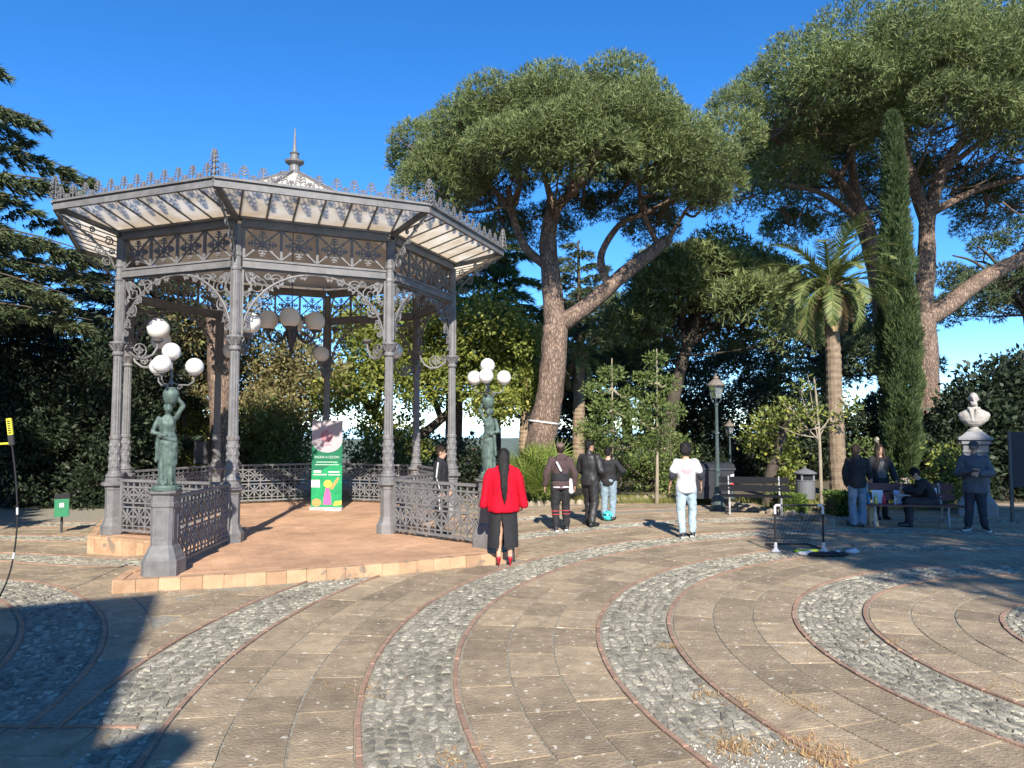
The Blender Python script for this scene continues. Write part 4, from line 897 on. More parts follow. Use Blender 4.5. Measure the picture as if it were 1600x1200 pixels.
ph = tag(MB().quadbox([w.matrix_basis @ Vector(p) for p in [(-.06,.40,1.185),(.06,.40,1.185),(.06,.415,1.195),(-.06,.415,1.195),(-.06,.38,1.20),(.06,.38,1.20),(.06,.395,1.21),(-.06,.395,1.21)]]).build('phone', flat('phone_black', (.01,.01,.012), .2)), 'black phone held by the older man in the grey jacket', 'phone')
# seated boy drawing
bench_g = ground(1432, 832)
# passer-by behind the forecourt balustrade
w, J, hp, s = person('man with cropped hair in black tracksuit with white stripes behind the balustrade', (-1.37, 14.3, 0), R(-95), 1.70, dict(elL=(-.24,0,1.12), wrL=(-.22,.1,.9)), nod=R(6),
    top=dict(name='tracksuit_top', mat=BLK, loose=.03, collar=True), bottom=dict(name='tracksuit_trousers', mat=BLK, loose=.02), shoes=dict(mat=BSHOE), hair=dict(mat=HAIRBR, short=True))
for q in 'LR':
    sg = -1 if q == 'L' else 1; o = Vector((sg*.072, 0, .02)); it = [('c', J['sh'+q]+o, J['el'+q]+o*1.0, .016, .014), ('c', J['el'+q]+o*.9, J['wr'+q]+o*.7, .014, .012)]
    link('sleeve_stripe', blob(it, WHITE, .008, 1), w)
    o = Vector((sg*.095, 0, 0)); link('leg_stripe', blob([('c', J['hip'+q]+o, J['kn'+q]+o*.8, .018, .014)], WHITE, .008, 1), w)
# football
bg_ = gpt(946, 811); V = []; F = []
fb = MB().sphere((0, 0, 0), .113, 28, 18).mesh('ball', flat('teal', (.05, .55, .60), .45), True)
m, n_, l_, p_ = new_mat('teal_ball')
vo = n_.new('ShaderNodeTexVoronoi'); vo.inputs['Scale'].default_value = 13; tc_ = n_.new('ShaderNodeTexCoord'); l_.new(tc_.outputs['Object'], vo.inputs['Vector'])
rp_ = n_.new('ShaderNodeValToRGB'); rp_.color_ramp.interpolation = 'CONSTANT'; rp_.color_ramp.elements[0].color = (.01,.02,.03,1); rp_.color_ramp.elements[1].position = .36; rp_.color_ramp.elements[1].color = (.06,.58,.62,1)
l_.new(vo.outputs['Distance'], rp_.inputs['Fac']); l_.new(rp_.outputs['Color'], p_.inputs['Base Color']); p_.inputs['Roughness'].default_value = .4
fb.materials.clear(); fb.materials.append(m)
tag(link('football', fb, None, (bg_[0], bg_[1]-.35, .113)), 'teal and black football lying at the feet of the boy', 'ball')
# ---------------------------------------------------------------- statue lamps of the forecourt
def statue_lamp(label, P_, rz, top, mirror=1):
    t = thing('statue_lamp', label, 'statue', (P_.x, P_.y, PZ+1.085), rz, 'bronze lamp bearers of the bandstand forecourt')
    MB().lathe([(.19,0),(.19,.025),(.17,.035),(.165,.06),(.15,.065)], 20).build('base', M['bronze'], t)
    s = .63; mx = mirror; v = lambda x, y, z: Vector((x*mx*s, y*s, z*s+.06))
    it = [('l', [(0,0,.06,.14*s,.13*s),(.01*mx,.0,.10,.15*s,.14*s),(.015*mx,.01,.36*s+.06,.15*s,.13*s),(.02*mx,.01,.62*s+.06,.17*s,.135*s),(.02*mx,.0,.88*s+.06,.185*s,.14*s),(.01*mx,0,1.0*s+.06,.165*s,.125*s),(0,0,1.10*s+.06,.135*s,.105*s),(0,.01*s,1.28*s+.06,.155*s,.12*s),(0,0,1.38*s+.06,.15*s,.10*s),(0,0,1.44*s+.06,.08*s,.07*s)]),
          ('c', v(0,0,1.42), v(.01,.01,1.52), .055*s, .05*s), ('e', v(.015,.015,1.60), (.078*s,.095*s,.115*s)), ('e', v(.01,-.03,1.62), (.092*s,.10*s,.10*s)), ('c', v(.015,.10,1.60), v(.015,.125,1.575), .012*s, .016*s), ('e', v(.0,-.10,1.57), (.05*s,.05*s,.05*s)),
          ('c', v(-.17,0,1.38), v(-.28,.04,1.10), .052*s, .045*s), ('c', v(-.28,.04,1.10), v(-.08,.15,1.04), .045*s, .032*s), ('e', v(-.05,.155,1.04), (.045*s,.03*s,.03*s)),
          ('c', v(.16,0,1.40), v(.29,.02,1.66), .052*s, .044*s), ('c', v(.29,.02,1.66), v(.12,.02,1.92), .043*s, .032*s), ('e', v(.09,.02,1.95), (.05*s,.035*s,.03*s))]
    for k in range(9):                                      # heavy folds of the dress
        a = 2*PI*k/9+.3; it.append(('c', v(.15*math.cos(a)+.01, .135*math.sin(a), .04), v(.155*math.cos(a+.25)+.02, .12*math.sin(a+.25), .78), .030*s, .018*s))
    it += [('c', v(-.13,.13,1.02), v(.14,.12,.93), .035*s, .045*s), ('c', v(.15,.10,.95), v(.17,.06,.45), .05*s, .025*s), ('c', v(-.17,.06,.98), v(-.2,.03,.5), .045*s, .03*s), ('e', v(.17,.09,.84), (.045*s,.04*s,.06*s)), ('c', v(.10,.13,.05), v(.11,.18,.03), .04*s, .03*s), ('c', v(-.05,.12,.05), v(-.05,.19,.03), .04*s, .03*s)]
    link('figure', blob(it, M['bronze'], .011, 1, .016, 26, .3), t)
    vz = v(.05, .0, 1.70); MB().lathe([(.05,0),(.085,.06),(.10,.14),(.102,.17),(.085,.21),(.06,.225),(.07,.24),(.03,.25)], 16, (vz.x, vz.y, vz.z-.03)).build('jar', M['bronze'], t, True)
    zt = vz.z+.22; c0 = Vector((vz.x, vz.y, zt))
    m = MB(); m.tube([c0, c0+Vector((0,0,.34))], .014, 8); m.lathe([(.02,0),(.03,.02),(.02,.05)], 8, tuple(c0+Vector((0,0,.04)))); m.build('lamp_stem', IR, t)
    for k in range(4):
        if k == 3: e = c0+Vector((.01, 0, .34)); pts_ = [c0+Vector((0,0,.3)), e]
        else:
            a = R(top+120*k); d = Vector((math.cos(a), math.sin(a), 0)); e = c0+d*.28+Vector((0,0,.15)); pts_ = [c0+Vector((0,0,.06)), c0+d*.10+Vector((0,0,.03)), c0+d*.21+Vector((0,0,.03)), c0+d*.272+Vector((0,0,.08)), e]
        m = MB(); m.tube(pts_, .011, 7); m.lathe([(.012,0),(.055,.012),(.058,.03)], 12, tuple(e))
        if k < 3:
            q = c0+d*.1+Vector((0,0,-.005)); m.tube([tuple(q+(d*math.cos(2*PI*j/10)+Vector((0,0,1))*math.sin(2*PI*j/10))*.035*(1-j/16)) for j in range(12)], .007, 5)
        o = m.build('lamp_arm', IR, t); MB().sphere(tuple(e+Vector((0,0,.13))), .118, 24, 14).build('globe', M['milk'], o, True)
    return t
statue_lamp('green bronze woman lifting a jar under four white globes, left of the forecourt', PED1, R(205), 185, -1)
statue_lamp('green bronze woman lifting a jar under white globes, behind the woman in red', PED2, R(150), 235, 1)
# ---------------------------------------------------------------- roll-up banner and loudspeaker inside the bandstand
def txt(body, size, m, parent, loc_, name='lettering', ext=.0006):
    c = bpy.data.curves.new('t', 'FONT'); c.body = body; c.size = size; c.align_x = 'CENTER'; c.extrude = ext
    o = bpy.data.objects.new('t', c); COL.objects.link(o); dg = bpy.context.evaluated_depsgraph_get(); me = bpy.data.meshes.new_from_object(o.evaluated_get(dg)); bpy.data.objects.remove(o)
    me.materials.clear(); me.materials.append(m); return link(name, me, parent, loc_, rot=(PI/2, 0, 0))
bp = at(510, 780, 17.2)
bn = thing('roll_up_banner', 'tall green and white roll-up banner with red spiral logo standing in the bandstand', 'banner', (bp.x, 17.2, PZ), R(-4))
GRN = flat('banner_green', (.006, .15, .07), .5); BGREEN = flat('banner_bright', (.012, .34, .11), .5, (.006, .2, .08), scale=4); BWH = flat('banner_white', (.46, .40, .42), .5); BRED = flat('banner_red', (.55, .10, .14), .5)
W, H0, H1 = .36, .07, 2.05; vv = 1.28
MB().box(-W, W, 0, .012, H0, H1).build('sheet', GRN, bn)
MB().prism([(0, 0)], 0, 0).f.clear() if False else None
def facep(poly, m, name, y=-.002, t=.002):
    mb = MB(); mb.plate(poly, t, lambda u, w_, d: (u, y+d, w_)); return mb.build(name, m, bn)
facep([(-W, H1), (-W, 1.60)]+[(-W*math.cos(PI*k/16), 1.60-.28*math.sin(PI*k/16)) for k in range(1, 16)]+[(W, 1.60), (W, H1)], BWH, 'white_field')
facep([(-W, H0), (W, H0), (W, 1.0), (W*.6, 1.12), (0, .98), (-W*.5, .86), (-W, .90)], BGREEN, 'bright_field', -.002)
m = MB()
for r_ in (.02, .05, .08, .105, .13): m.tube([(-.01+r_*math.cos(2*PI*k/32*(.93)+r_*9), -.006, 1.70+r_*math.sin(2*PI*k/32*(.93)+r_*9)) for k in range(33)], .0075, 4)
m.build('spiral_logo', BRED, bn)
txt('autismo', .06, BRED, bn, (0, -.008, 1.49)); txt('INGEN A IZZOKI', .078, flat('banner_pale', (.55,.68,.6), .5), bn, (0, -.008, 1.19)); 
for z, w_ in ((1.09, .25), (1.03, .28)): facep([(-w_, z), (w_, z), (w_, z+.022), (-w_, z+.022)], flat('banner_pale2', (.35,.55,.42), .5), 'text_line', -.005)
for x, z, w_, h in ((-.22,.86,.09,.05),(.17,.86,.13,.03),(-.16,.80,.16,.025),(.18,.80,.14,.02),(-.26,.52,.10,.17)): facep([(x-w_, z), (x+w_, z), (x+w_, z+h), (x-w_, z+h)], flat('banner_card', (.74,.62,.66), .5), 'print_panel', -.006)
facep([(-.08,.12),(.12,.12),(.10,.36),(.05,.52),(-.02,.5),(-.06,.3)], flat('banner_pink', (.75,.12,.33), .5), 'printed_figure', -.006)
facep([(.03+.10*math.cos(k*PI/6), .60+.09*math.sin(k*PI/6)) for k in range(12)], flat('banner_yellow', (.72,.55,.08), .5), 'printed_head', -.007)
facep([(.08,.5),(.14,.47),(.30,.72),(.26,.76)], flat('banner_orange', (.72,.3,.1), .5), 'printed_arm', -.0075)
facep([(-.23+.11*math.cos(k*PI/6), .17+.09*math.sin(k*PI/6)) for k in range(12)], M['banner_orange'], 'printed_disc', -.006); facep([(.16,.10),(W,.12),(W,.22),(.2,.2)], M['banner_yellow'], 'printed_stripe', -.006)
mb = MB(); mb.box(-W-.02, W+.02, -.06, .07, 0, .07); mb.build('cassette', flat('alu', (.5,.48,.48), .4, metal=.3), bn); MB().bar((-W-.01, 0, H1), (W+.01, 0, H1), .025, .025).build('top_rail', M['alu'], bn)
MB().bar((.02, -.10, .02), (W+.04, -.26, .025), .06, .035).build('foot', WSOLE, bn)
lp = at(317, 745, 18.1)
ls = thing('loudspeaker', 'black loudspeaker box on a pole stand at the back of the bandstand', 'loudspeaker', (lp.x, 18.1, PZ))
mb = MB(); mb.prism([(-.17,-.16),(.17,-.16),(.13,.15),(-.13,.15)], 1.02, 1.58); mb.build('cabinet', BLK, ls); mb = MB(); mb.box(-.15,.15,-.175,-.163,1.05,1.55); gr_ = mb.build('grille', flat('grille', (.035,.035,.037), .6), ls)
mb = MB(); mb.lathe([(.11,0),(.115,.01),(.07,.012)], 20); o = mb.build('woofer', GREYBLK, ls); o.rotation_euler = (PI/2, 0, 0); o.location = (0, -.174, 1.2)
MB().tube([(0,0,.2),(0,0,1.03)], .018, 8).build('pole', M['irondark'], ls)
for k in range(3): a = 2*PI*k/3+.4; MB().tube([(0,0,.62),(.36*math.cos(a), .36*math.sin(a), .012)], .011, 6).build('leg', M['irondark'], ls)

# ---------------------------------------------------------------- benches
def bench(label, loc_, rz, wood, iron, L=2.0):
    t = thing('bench', label, 'bench', loc_, rz)
    for k, (y, z) in enumerate(((-.20,.445),(-.06,.44),(.08,.44))): MB().box(-L/2, L/2, y-.062, y+.062, z-.018, z+.018).build('seat_slat', wood, t)
    for z, y in ((.60,.20),(.79,.25)): MB().quadbox([(-L/2,y-.01,z-.075),(L/2,y-.01,z-.075),(L/2,y+.025,z-.075),(-L/2,y+.025,z-.075),(-L/2,y+.02,z+.075),(L/2,y+.02,z+.075),(L/2,y+.055,z+.075),(-L/2,y+.055,z+.075)]).build('back_slat', wood, t)
    for x in (-L*.36, L*.36):
        m = MB(); m.tube([(x,-.28,.01),(x,-.22,.06),(x,-.25,.18),(x,-.20,.30),(x,-.24,.41)], .022, 7); m.tube([(x,-.24,.41),(x,.12,.41),(x,.22,.55),(x,.29,.88)], .022, 7); m.tube([(x,.30,.01),(x,.18,.1),(x,.06,.16),(x,-.08,.12),(x,-.20,.03),(x,-.27,.012)], .02, 7); m.tube([(x,.12,.41),(x,.14,.26),(x,.24,.1),(x,.31,.01)], .022, 7)
        m.build('iron_end', iron, t)
        for z, y in ((.60,.185),(.79,.235)): MB().sphere((x, y, z), .018, 8, 5).build('bolt', M['alu'], t)
    return t
RW = flat('red_wood', (.16, .045, .035), .55, (.10, .03, .025)); DW = flat('shaded_dark_wood', (.007, .008, .011), .75, (.004, .005, .007), spec=.2); PI_ = flat('pale_iron', (.42, .42, .40), .6)  # dark bench wood is blackened further, shade put into its colour
g = ground(1432, 826); BX, BY, BR = g.x+.02, g.y+.35, R(-10)
b1 = bench('dark red slatted bench with drawing things, between the cypress and the bust', (BX, BY, 0), BR, RW, PI_, 1.95)
g = ground(1185, 806); bench('dark slatted bench with pale curled legs beside the large street lamp', (g.x, g.y+.25, 0), R(-14), DW, PI_, 1.6)
def on_bench(x, y=0.0, z=.459): c, s_ = math.cos(BR), math.sin(BR); return (BX+x*c-y*s_, BY+x*s_+y*c, z)
# seated boy drawing
q = on_bench(.36, -.02, 0)
w, J, hp, s = person('boy in black sitting sideways on the red bench and drawing on a pad', (q[0]+.02, q[1]-.05, 0), R(72), 1.68,
    dict(pel=(0,-.06,.56), wai=(0,-.02,.70), che=(0,.07,.87), nek=(0,.16,1.03), hed=(0,.25,1.13), shR=(.165,.12,.98), shL=(-.165,.12,.98), elR=(.22,.22,.74), wrR=(.10,.43,.74), elL=(-.23,.24,.76), wrL=(-.08,.46,.80), hipR=(.09,-.02,.53), hipL=(-.09,-.02,.53), knR=(.10,.42,.54), knL=(-.11,.40,.55), anR=(.10,.36,.085), anL=(-.14,.40,.085), toR=(.11,.52,.035), toL=(-.15,.57,.035)), nod=R(38), hands=(.9, .9),
    top=dict(name='sweatshirt', mat=BLK, loose=.03), bottom=dict(name='trousers', mat=GREYBLK, loose=.025), shoes=dict(mat=BSHOE), hair=dict(mat=HAIRB, short=True))
pm = w.matrix_basis
pd_ = MB(); pd_.quadbox([pm @ Vector(p) for p in [(-.14,.36,.64),(.14,.36,.64),(.16,.66,.66),(-.16,.66,.66),(-.14,.36,.652),(.14,.36,.652),(.16,.66,.672),(-.16,.66,.672)]])
tag(pd_.build('drawing_pad', flat('pad_grey', (.45,.47,.5), .6)), 'grey drawing pad on the lap of the seated boy', 'drawing pad')
tag(MB().tube([pm @ Vector((-.05,.55,.68)), pm @ Vector((-.09,.50,.90))], .009, 6).build('brush', flat('brush_wood', (.55,.33,.18), .5)), 'wooden brush held upright by the seated boy', 'brush')
def bottle(label, x, col, clear=False):
    t = thing('bottle', label, 'bottle', on_bench(x, -.15), 0, 'paint bottles on the red bench')
    MB().lathe([(.034,0),(.038,.01),(.038,.12),(.034,.15),(.018,.175),(.017,.19)], 14).build('body', M['clearglass'] if clear else flat('paint_'+label.split()[0], col, .3), t, True); MB().lathe([(.02,.19),(.02,.205),(.008,.225),(.006,.24)], 10).build('cap', flat('paint_'+label.split()[0], col, .3), t)
bottle('blue paint bottle at the left end of the red bench', -.80, (.03,.22,.38)); bottle('yellow paint bottle on the red bench', -.66, (.62,.50,.12)); bottle('red paint bottle on the red bench', -.50, (.50,.02,.05)); bottle('clear bottle beside the blue sheet on the red bench', -.28, (.3,.32,.34), True)
def sheet(label, x, m, w_=.11, h=.27, y=.08):
    o = MB().quadbox([(-w_,0,0),(w_,0,0),(w_,.006,0),(-w_,.006,0),(-w_+.01,.07,h),(w_+.01,.07,h),(w_+.01,.076,h),(-w_+.01,.076,h)]).build('paper_sheet', m, None, loc=on_bench(x, y), rz=BR); tag(o, label, 'paper', 'sheets propped on the red bench')
sheet('white sheet propped behind the red bottle on the bench', -.55, flat('paper', (.78,.76,.78), .7)); sheet('pale blue painted sheet propped on the bench near the boy', -.12, flat('paper_blue', (.35,.42,.75), .7, (.6,.63,.82), scale=5)); sheet('narrow white sheet behind the seated boy on the bench', .56, M['paper'], .05, .33)
g = ground(1366, 822); tag(MB().quadbox([(-.09,-.03,0),(.09,-.03,0),(.09,.03,0),(-.09,.03,0),(-.07,.06,.40),(.08,.06,.40),(.08,.11,.40),(-.07,.11,.40)]).build('wooden_board', flat('plywood', (.52,.36,.2), .6), None, loc=(g.x, g.y, .002)), 'bare wooden board leaning at the left end of the red bench', 'board')

# ---------------------------------------------------------------- street lamps
def street_lamp(label, loc_, scale):
    t = thing('street_lamp', label, 'street lamp', loc_, R(20), 'green street lamps with lanterns', scale); DG = flat('lamp_green', (.06,.085,.085), .5, (.04,.06,.06))
    MB().lathe([(.19,0),(.19,.16),(.17,.18),(.15,.30),(.13,.33),(.10,.42),(.085,.48),(.095,.52),(.075,.56),(.065,.95),(.08,.98),(.08,1.02),(.055,1.06),(.045,1.9),(.06,1.93),(.045,1.97),(.036,2.62),(.06,2.66),(.03,2.72)], 12).build('post', DG, t)
    m = MB()
    for k in range(4):
        a = k*PI/2+PI/4; c, s_ = math.cos(a), math.sin(a); m.tube([(0,0,2.70),(.09*c,.09*s_,2.74),(.12*c,.12*s_,2.84)], .012, 6); m.bar((.12*c,.12*s_,2.84), (.19*c,.19*s_,3.16), .016)
    m.lathe([(.12,2.83),(.13,2.84),(.12,2.85)], 4, rot=PI/4); m.build('lantern_frame', DG, t)
    for k in range(4):
        a0, a1 = k*PI/2+PI/4, (k+1)*PI/2+PI/4; q = [(.117*math.cos(a), .117*math.sin(a), 2.855) for a in (a0, a1)]+[(.187*math.cos(a), .187*math.sin(a), 3.155) for a in (a1, a0)]
        MB().quadbox([*(Vector(x)*1 for x in q), *(Vector((x[0]*.97, x[1]*.97, x[2])) for x in q)]).build('pane', M['clearglass'], t)
    MB().lathe([(.23,3.16),(.235,3.18),(.20,3.22),(.10,3.31),(.06,3.33),(.075,3.36),(.05,3.40),(.015,3.42),(.025,3.45),(.005,3.49)], 12).build('lantern_cap', flat('copper', (.24,.20,.16), .5, metal=.2), t)
g = ground(1122, 797); street_lamp('tall green street lamp standing in front of the dark waste containers', (g.x, g.y, 0), .98)
g = ground(1142, 785); street_lamp('smaller street lamp behind the tall one, beside the dark hedge', (at(1142, 785, 21.5).x, 21.5, 0), .66)
# ---------------------------------------------------------------- waste containers, bins
def container(label, loc_, rz):
    t = thing('waste_container', label, 'waste container', loc_, rz); PL = flat('container_grey', (.035,.038,.045), .45, (.028,.03,.035)); w_, d = .62, .40
    m = MB(); m.quadbox([(-w_*.86,-d*.82,.2),(w_*.86,-d*.82,.2),(w_*.86,d*.82,.2),(-w_*.86,d*.82,.2),(-w_,-d,.95),(w_,-d,.95),(w_,d,.95),(-w_,d,.95)]); m.box(-w_-.03, w_+.03, -d-.03, d+.03, .95, 1.0); m.build('tub', PL, t)
    m = MB(); prof = [(-d-.02,1.003),(-d*.7,1.09),(0,1.13),(d*.7,1.09),(d+.02,1.003)]
    m.plate([(y, z) for y, z in prof], 2*w_+.04, lambda u, w2, dd: (dd, u, w2)); m.build('lid', PL, t)
    for x in (-w_*.35, w_*.35): MB().tube([(x-.08,-d-.03,.86),(x-.08,-d-.07,.84),(x+.08,-d-.07,.84),(x+.08,-d-.03,.86)], .012, 6).build('handle', PL, t)
    for x in (-w_*.78, w_*.78):
        for y in (-d*.7, d*.7): o = MB().lathe([(.07,-.02),(.09,-.018),(.09,.018),(.07,.02)], 14).build('wheel', BLK, t); o.rotation_euler = (0, PI/2, 0); o.location = (x, y, .095)
        for k in range(5): z = .45+k*.075; MB().quadbox([(x*1.16-.045,-d*.93-.010+.0*k-(z-.45)*.08,z),(x*1.16+.045,-d*.93-.010-(z-.45)*.08,z+.03),(x*1.16+.045,-d*.9-(z-.45)*.08,z+.03),(x*1.16-.045,-d*.9-(z-.45)*.08,z),(x*1.16-.045,-d*.93-.016-(z-.45)*.08,z+.073),(x*1.16+.045,-d*.93-.016-(z-.45)*.08,z+.103),(x*1.16+.045,-d*.9-(z-.45)*.08,z+.103),(x*1.16-.045,-d*.9-(z-.45)*.08,z+.073)]).build('warning_stripe', flat('stripe_r', (.6,.03,.05), .5) if k % 2 else flat('stripe_w', (.75,.73,.72), .5), t)
    return t
g = ground(1112, 792); container('dark grey wheeled waste container with red and white corner stripes', (g.x, g.y+.4, 0), R(-4))
g = ground(1262, 800)
t = thing('litter_bin', 'round grey litter bin on a post with a pointed lid', 'litter bin', (g.x, g.y+.1, 0)); GB = flat('bin_grey', (.16,.165,.17), .5)
MB().tube([(0,0,0),(0,0,.36)], .03, 8).build('post', M['irondark'], t)
MB().lathe([(.20,.30),(.215,.31),(.225,.74),(.235,.75),(.235,.77)], 20).build('drum', GB, t)
m = MB()
for k in range(4): a = k*PI/2+PI/4; m.box(.2*math.cos(a)-.025, .2*math.cos(a)+.025, .2*math.sin(a)-.025, .2*math.sin(a)+.025, .75, .93)
m.build('lid_struts', GB, t); MB().lathe([(.19,.70),(.19,.92)], 16).build('liner', BLK, t)
MB().lathe([(.27,.92),(.275,.94),(.17,1.0),(.06,1.04),(.02,1.06),(.03,1.08),(.012,1.11)], 20).build('lid', GB, t)
g = at(97, 785, 15.6); t = thing('litter_bin', 'small green wall bin with a white sticker in the shade at far left', 'litter bin', (g.x, 15.6, gz(g.x, 15.6)), R(28), None, .82)
m = MB(); m.prism([(-.16,-.11),(.16,-.11),(.16,.11),(-.16,.11)], .42, .87); m.build('box', flat('bin_green', (.03,.22,.10), .5), t); MB().box(-.05,.05,-.116,-.111,.66,.77).build('sticker', WHITE, t)
m = MB(); m.plate([(-.11,.87),(.11,.87),(.11,.95),(-.11,1.0)], .33, lambda u, w_, d: (d, u, w_)); m.build('hood', BLK, t); MB().tube([(0,.12,0),(0,.12,.95)], .03, 8).build('post', M['irondark'], t)
# ---------------------------------------------------------------- small football goal
g0 = ground(1212, 862); g1 = ground(1287, 862)
t = thing('football_goal', 'small folding football goal with black posts, white corners and dark net', 'goal', (g0.x, g0.y, 0), math.atan2(g1.y-g0.y, g1.x-g0.x)); Wg = (g1-g0).length; Hg = .76
for x in (0, Wg): MB().tube([(x,0,.14),(x,0,Hg-.1)], .019, 8).build('post', BLK, t)
MB().tube([(.06,0,Hg),(Wg-.06,0,Hg)], .018, 8).build('crossbar', BLK, t)
for x, s_ in ((0, 1), (Wg, -1)):
    MB().tube([(x,0,Hg-.14),(x,0,Hg-.02),(x+s_*.02,0,Hg),(x+s_*.09,0,Hg)], .022, 8).build('corner_joint', WHITE, t); m = MB(); m.lathe([(.075,0),(.065,.015),(.03,.05),(.023,.15)], 10, (x, 0, .004)); m.build('foot_joint', WHITE, t)
for x in (0, Wg): MB().tube([(x,0,.04),(x*.9+.05,.62,.03)], .016, 6).build('base_bar', BLK, t)
MB().tube([(.05,.62,.03),(Wg*.9+.05,.62,.03)], .016, 6).build('base_bar', BLK, t)
m = MB()
for k in range(13): x = Wg*k/12; m.tube([(x,0,Hg),(x*.95+.03,.35,.36),(x*.9+.05,.62,.03)], .003, 3)
for k in range(1, 11):
    f_ = k/11; y = .62*f_; z = Hg*(1-f_)**1.15+.03; m.tube([(0,y,z),(Wg,y,z)], .003, 3)
m.build('net', BLK, t)
LIME = flat('lime_plastic', (.55,.72,.05), .5); g = ground(1265, 863); tag(MB().box(-.24,.16,-.035,.035,.0,.03).build('lime_strip', LIME, None, loc=(g.x, g.y+.05, .006), rz=R(8)), 'bright lime plastic strip lying at the goal mouth', 'strip')
for px, py, s_, lab in ((1257,866,.14,'crumpled white bag lying left of the lime strip'),(1302,866,.10,'round white cloth lying right of the goal'),(1328,863,.11,'white shoe-like pad at the right end of the goal base')):
    g = ground(px, py); tag(link('white_cloth', blob([('e', (0,0,.03), (s_,s_*.45,.035)), ('e', (s_*.4,.02,.035), (s_*.5,s_*.4,.04))], WHITE, .012, 2, .02, 20, 1), None, (g.x, g.y-.1, .0)), lab, 'cloth')
g = ground(1290, 869); tag(link('black_bag', blob([('e', (0,0,.03), (.28,.12,.035)), ('e', (.2,.03,.03), (.2,.09,.03))], BLK, .014, 2, .02, 12, 1), None, (g.x, g.y, .0)), 'flat black bag lying on the paving at the goal', 'bag')
# ---------------------------------------------------------------- busts
def bust(label, loc_, rz, ped_h, scale, ped_mat, full=True):
    t = thing('bust', label, 'bust', loc_, rz, None, scale)
    m = MB()
    if full:
        sqprof(m, [(.40,0),(.40,.28),(.36,.32),(.36,.36),(.30,.42),(.28,.46),(.265,.5),(.25,ped_h-.52),(.27,ped_h-.50),(.27,ped_h-.46),(.255,ped_h-.44),(.265,ped_h-.34),(.29,ped_h-.30),(.30,ped_h-.24),(.36,ped_h-.20),(.36,ped_h-.15),(.30,ped_h-.12),(.22,ped_h-.05),(.16,ped_h)], .06)
        for k in range(4):
            a = k*PI/2
            for j in range(-4, 5): o = Vector((math.cos(a), math.sin(a), 0)); u = Vector((-o.y, o.x, 0)); c = o*.30+u*j*.062; m.bar(c+Vector((0,0,ped_h-.30)), c+Vector((0,0,ped_h-.21)), .035, .06)
    else: sqprof(m, [(.24,0),(.24,ped_h)], .05)
    m.build('pedestal', ped_mat, t)
    z = ped_h; MB().lathe([(.16,0),(.16,.03),(.10,.06),(.08,.10),(.11,.13),(.10,.16)], 16, (0,0,z)).build('socle', M['marble'], t)
    v = lambda x, y, zz: Vector((x, y, z+zz))
    it = [('l', [(0,.0,z+.13,.12,.11),(0,.0,z+.17,.19,.15),(0,0,z+.26,.29,.175),(0,-.01,z+.38,.335,.165),(0,-.01,z+.45,.31,.14),(0,-.01,z+.51,.19,.12),(0,0,z+.56,.10,.09)]),
          ('c', v(0,-.01,.52), v(0,.0,.66), .085, .08), ('e', v(0,-.01,.80), (.10,.125,.14)), ('e', v(0,.03,.71), (.075,.08,.075)), ('c', v(0,.115,.79), v(0,.145,.745), .014, .02), ('e', v(0,.10,.66), (.07,.05,.06)),
          ('c', v(-.05,.14,.52), v(-.02,.16,.24), .03, .02), ('c', v(.08,.13,.52), v(.03,.16,.24), .035, .02), ('e', v(0,.10,.82), (.06,.03,.012)), ('c', v(-.10,.06,.55), v(.10,.06,.55), .04, .04)]
    for q in (-1, 1): it += [('e', v(q*.105,-.01,.78), (.015,.03,.04)), ('e', v(q*.04,.118,.70), (.04,.02,.012))]
    link('figure', blob(it, M['marble'], .013, 2, .012, 18, .5), t)
    return t
g = at(1527, 790, 17.5); bust('white marble bust of a man on a tall grey moulded pedestal', (g.x, 17.5, 0), R(150), 2.0, .98, M['stone'])
g = at(1371, 720, 27.0); bust('small distant marble bust seen between the palm and the cypress', (g.x, 27.0, 0), R(180), 1.2, .8, M['stone'], False)
g = at(1590, 760, 16.2); t = thing('notice_board', 'dark notice board on posts at the far right edge', 'board', (g.x+.32, 16.2, 0), R(-6))
MB().box(-.4, .5, -.03, .03, .75, 1.95).build('panel', flat('board_dark', (.006,.009,.016), .6), t); [MB().box(x-.03, x+.03, -.025, .025, 0, 1.97).build('post', M['irondark'], t) for x in (-.43, .53)]
# flexible pole at the left edge
a = at(18, 690, 8.6); e = ground(-6, 950); t = thing('bent_pole', 'thin black bent pole with a yellow and black sleeve at the left edge', 'pole', (e.x, e.y, 0))
pts_ = [Vector((0,0,0.02))]+[at(*q, 8.3)-e for q in ((-2,935),(12,905),(21,870),(26,830),(27,790),(24,740),(18,690))]
cv = []
for k in range(25):
    u = k/24*(len(pts_)-1); i = min(int(u), len(pts_)-2); f_ = u-i; p0, p1, p2, p3 = pts_[max(i-1,0)], pts_[i], pts_[i+1], pts_[min(i+2,len(pts_)-1)]
    cv.append(.5*((2*p1)+(p2-p0)*f_+(2*p0-5*p1+4*p2-p3)*f_*f_+(3*p1-p0-3*p2+p3)*f_**3))
MB().tube(cv, .009, 6).build('rod', BLK, t)
d = Vector((-.04, 0, .26)); c = pts_[-1]; MB().bar(c+d*.28, c+d, .055, .02, up=(0,1,0)).build('yellow_sleeve', flat('yellow_cloth', (.75,.68,.05), .6), t); MB().bar(c-d*.15, c+d*.29, .058, .024, up=(0,1,0)).build('black_sleeve', GREYBLK, t)
for k in range(6): q = c+d*(.38+k*.1); MB().bar(q+Vector((-.015,-.014,0)), q+Vector((.015,-.014,0)), .012, .004, up=(0,1,0)).build('printed_mark', BLK, t)
MB().tube([c+Vector((0,0,-.02)), c+Vector((-.9,0,-.06))], .012, 6).build('yellow_strap', M['yellow_cloth'], t)
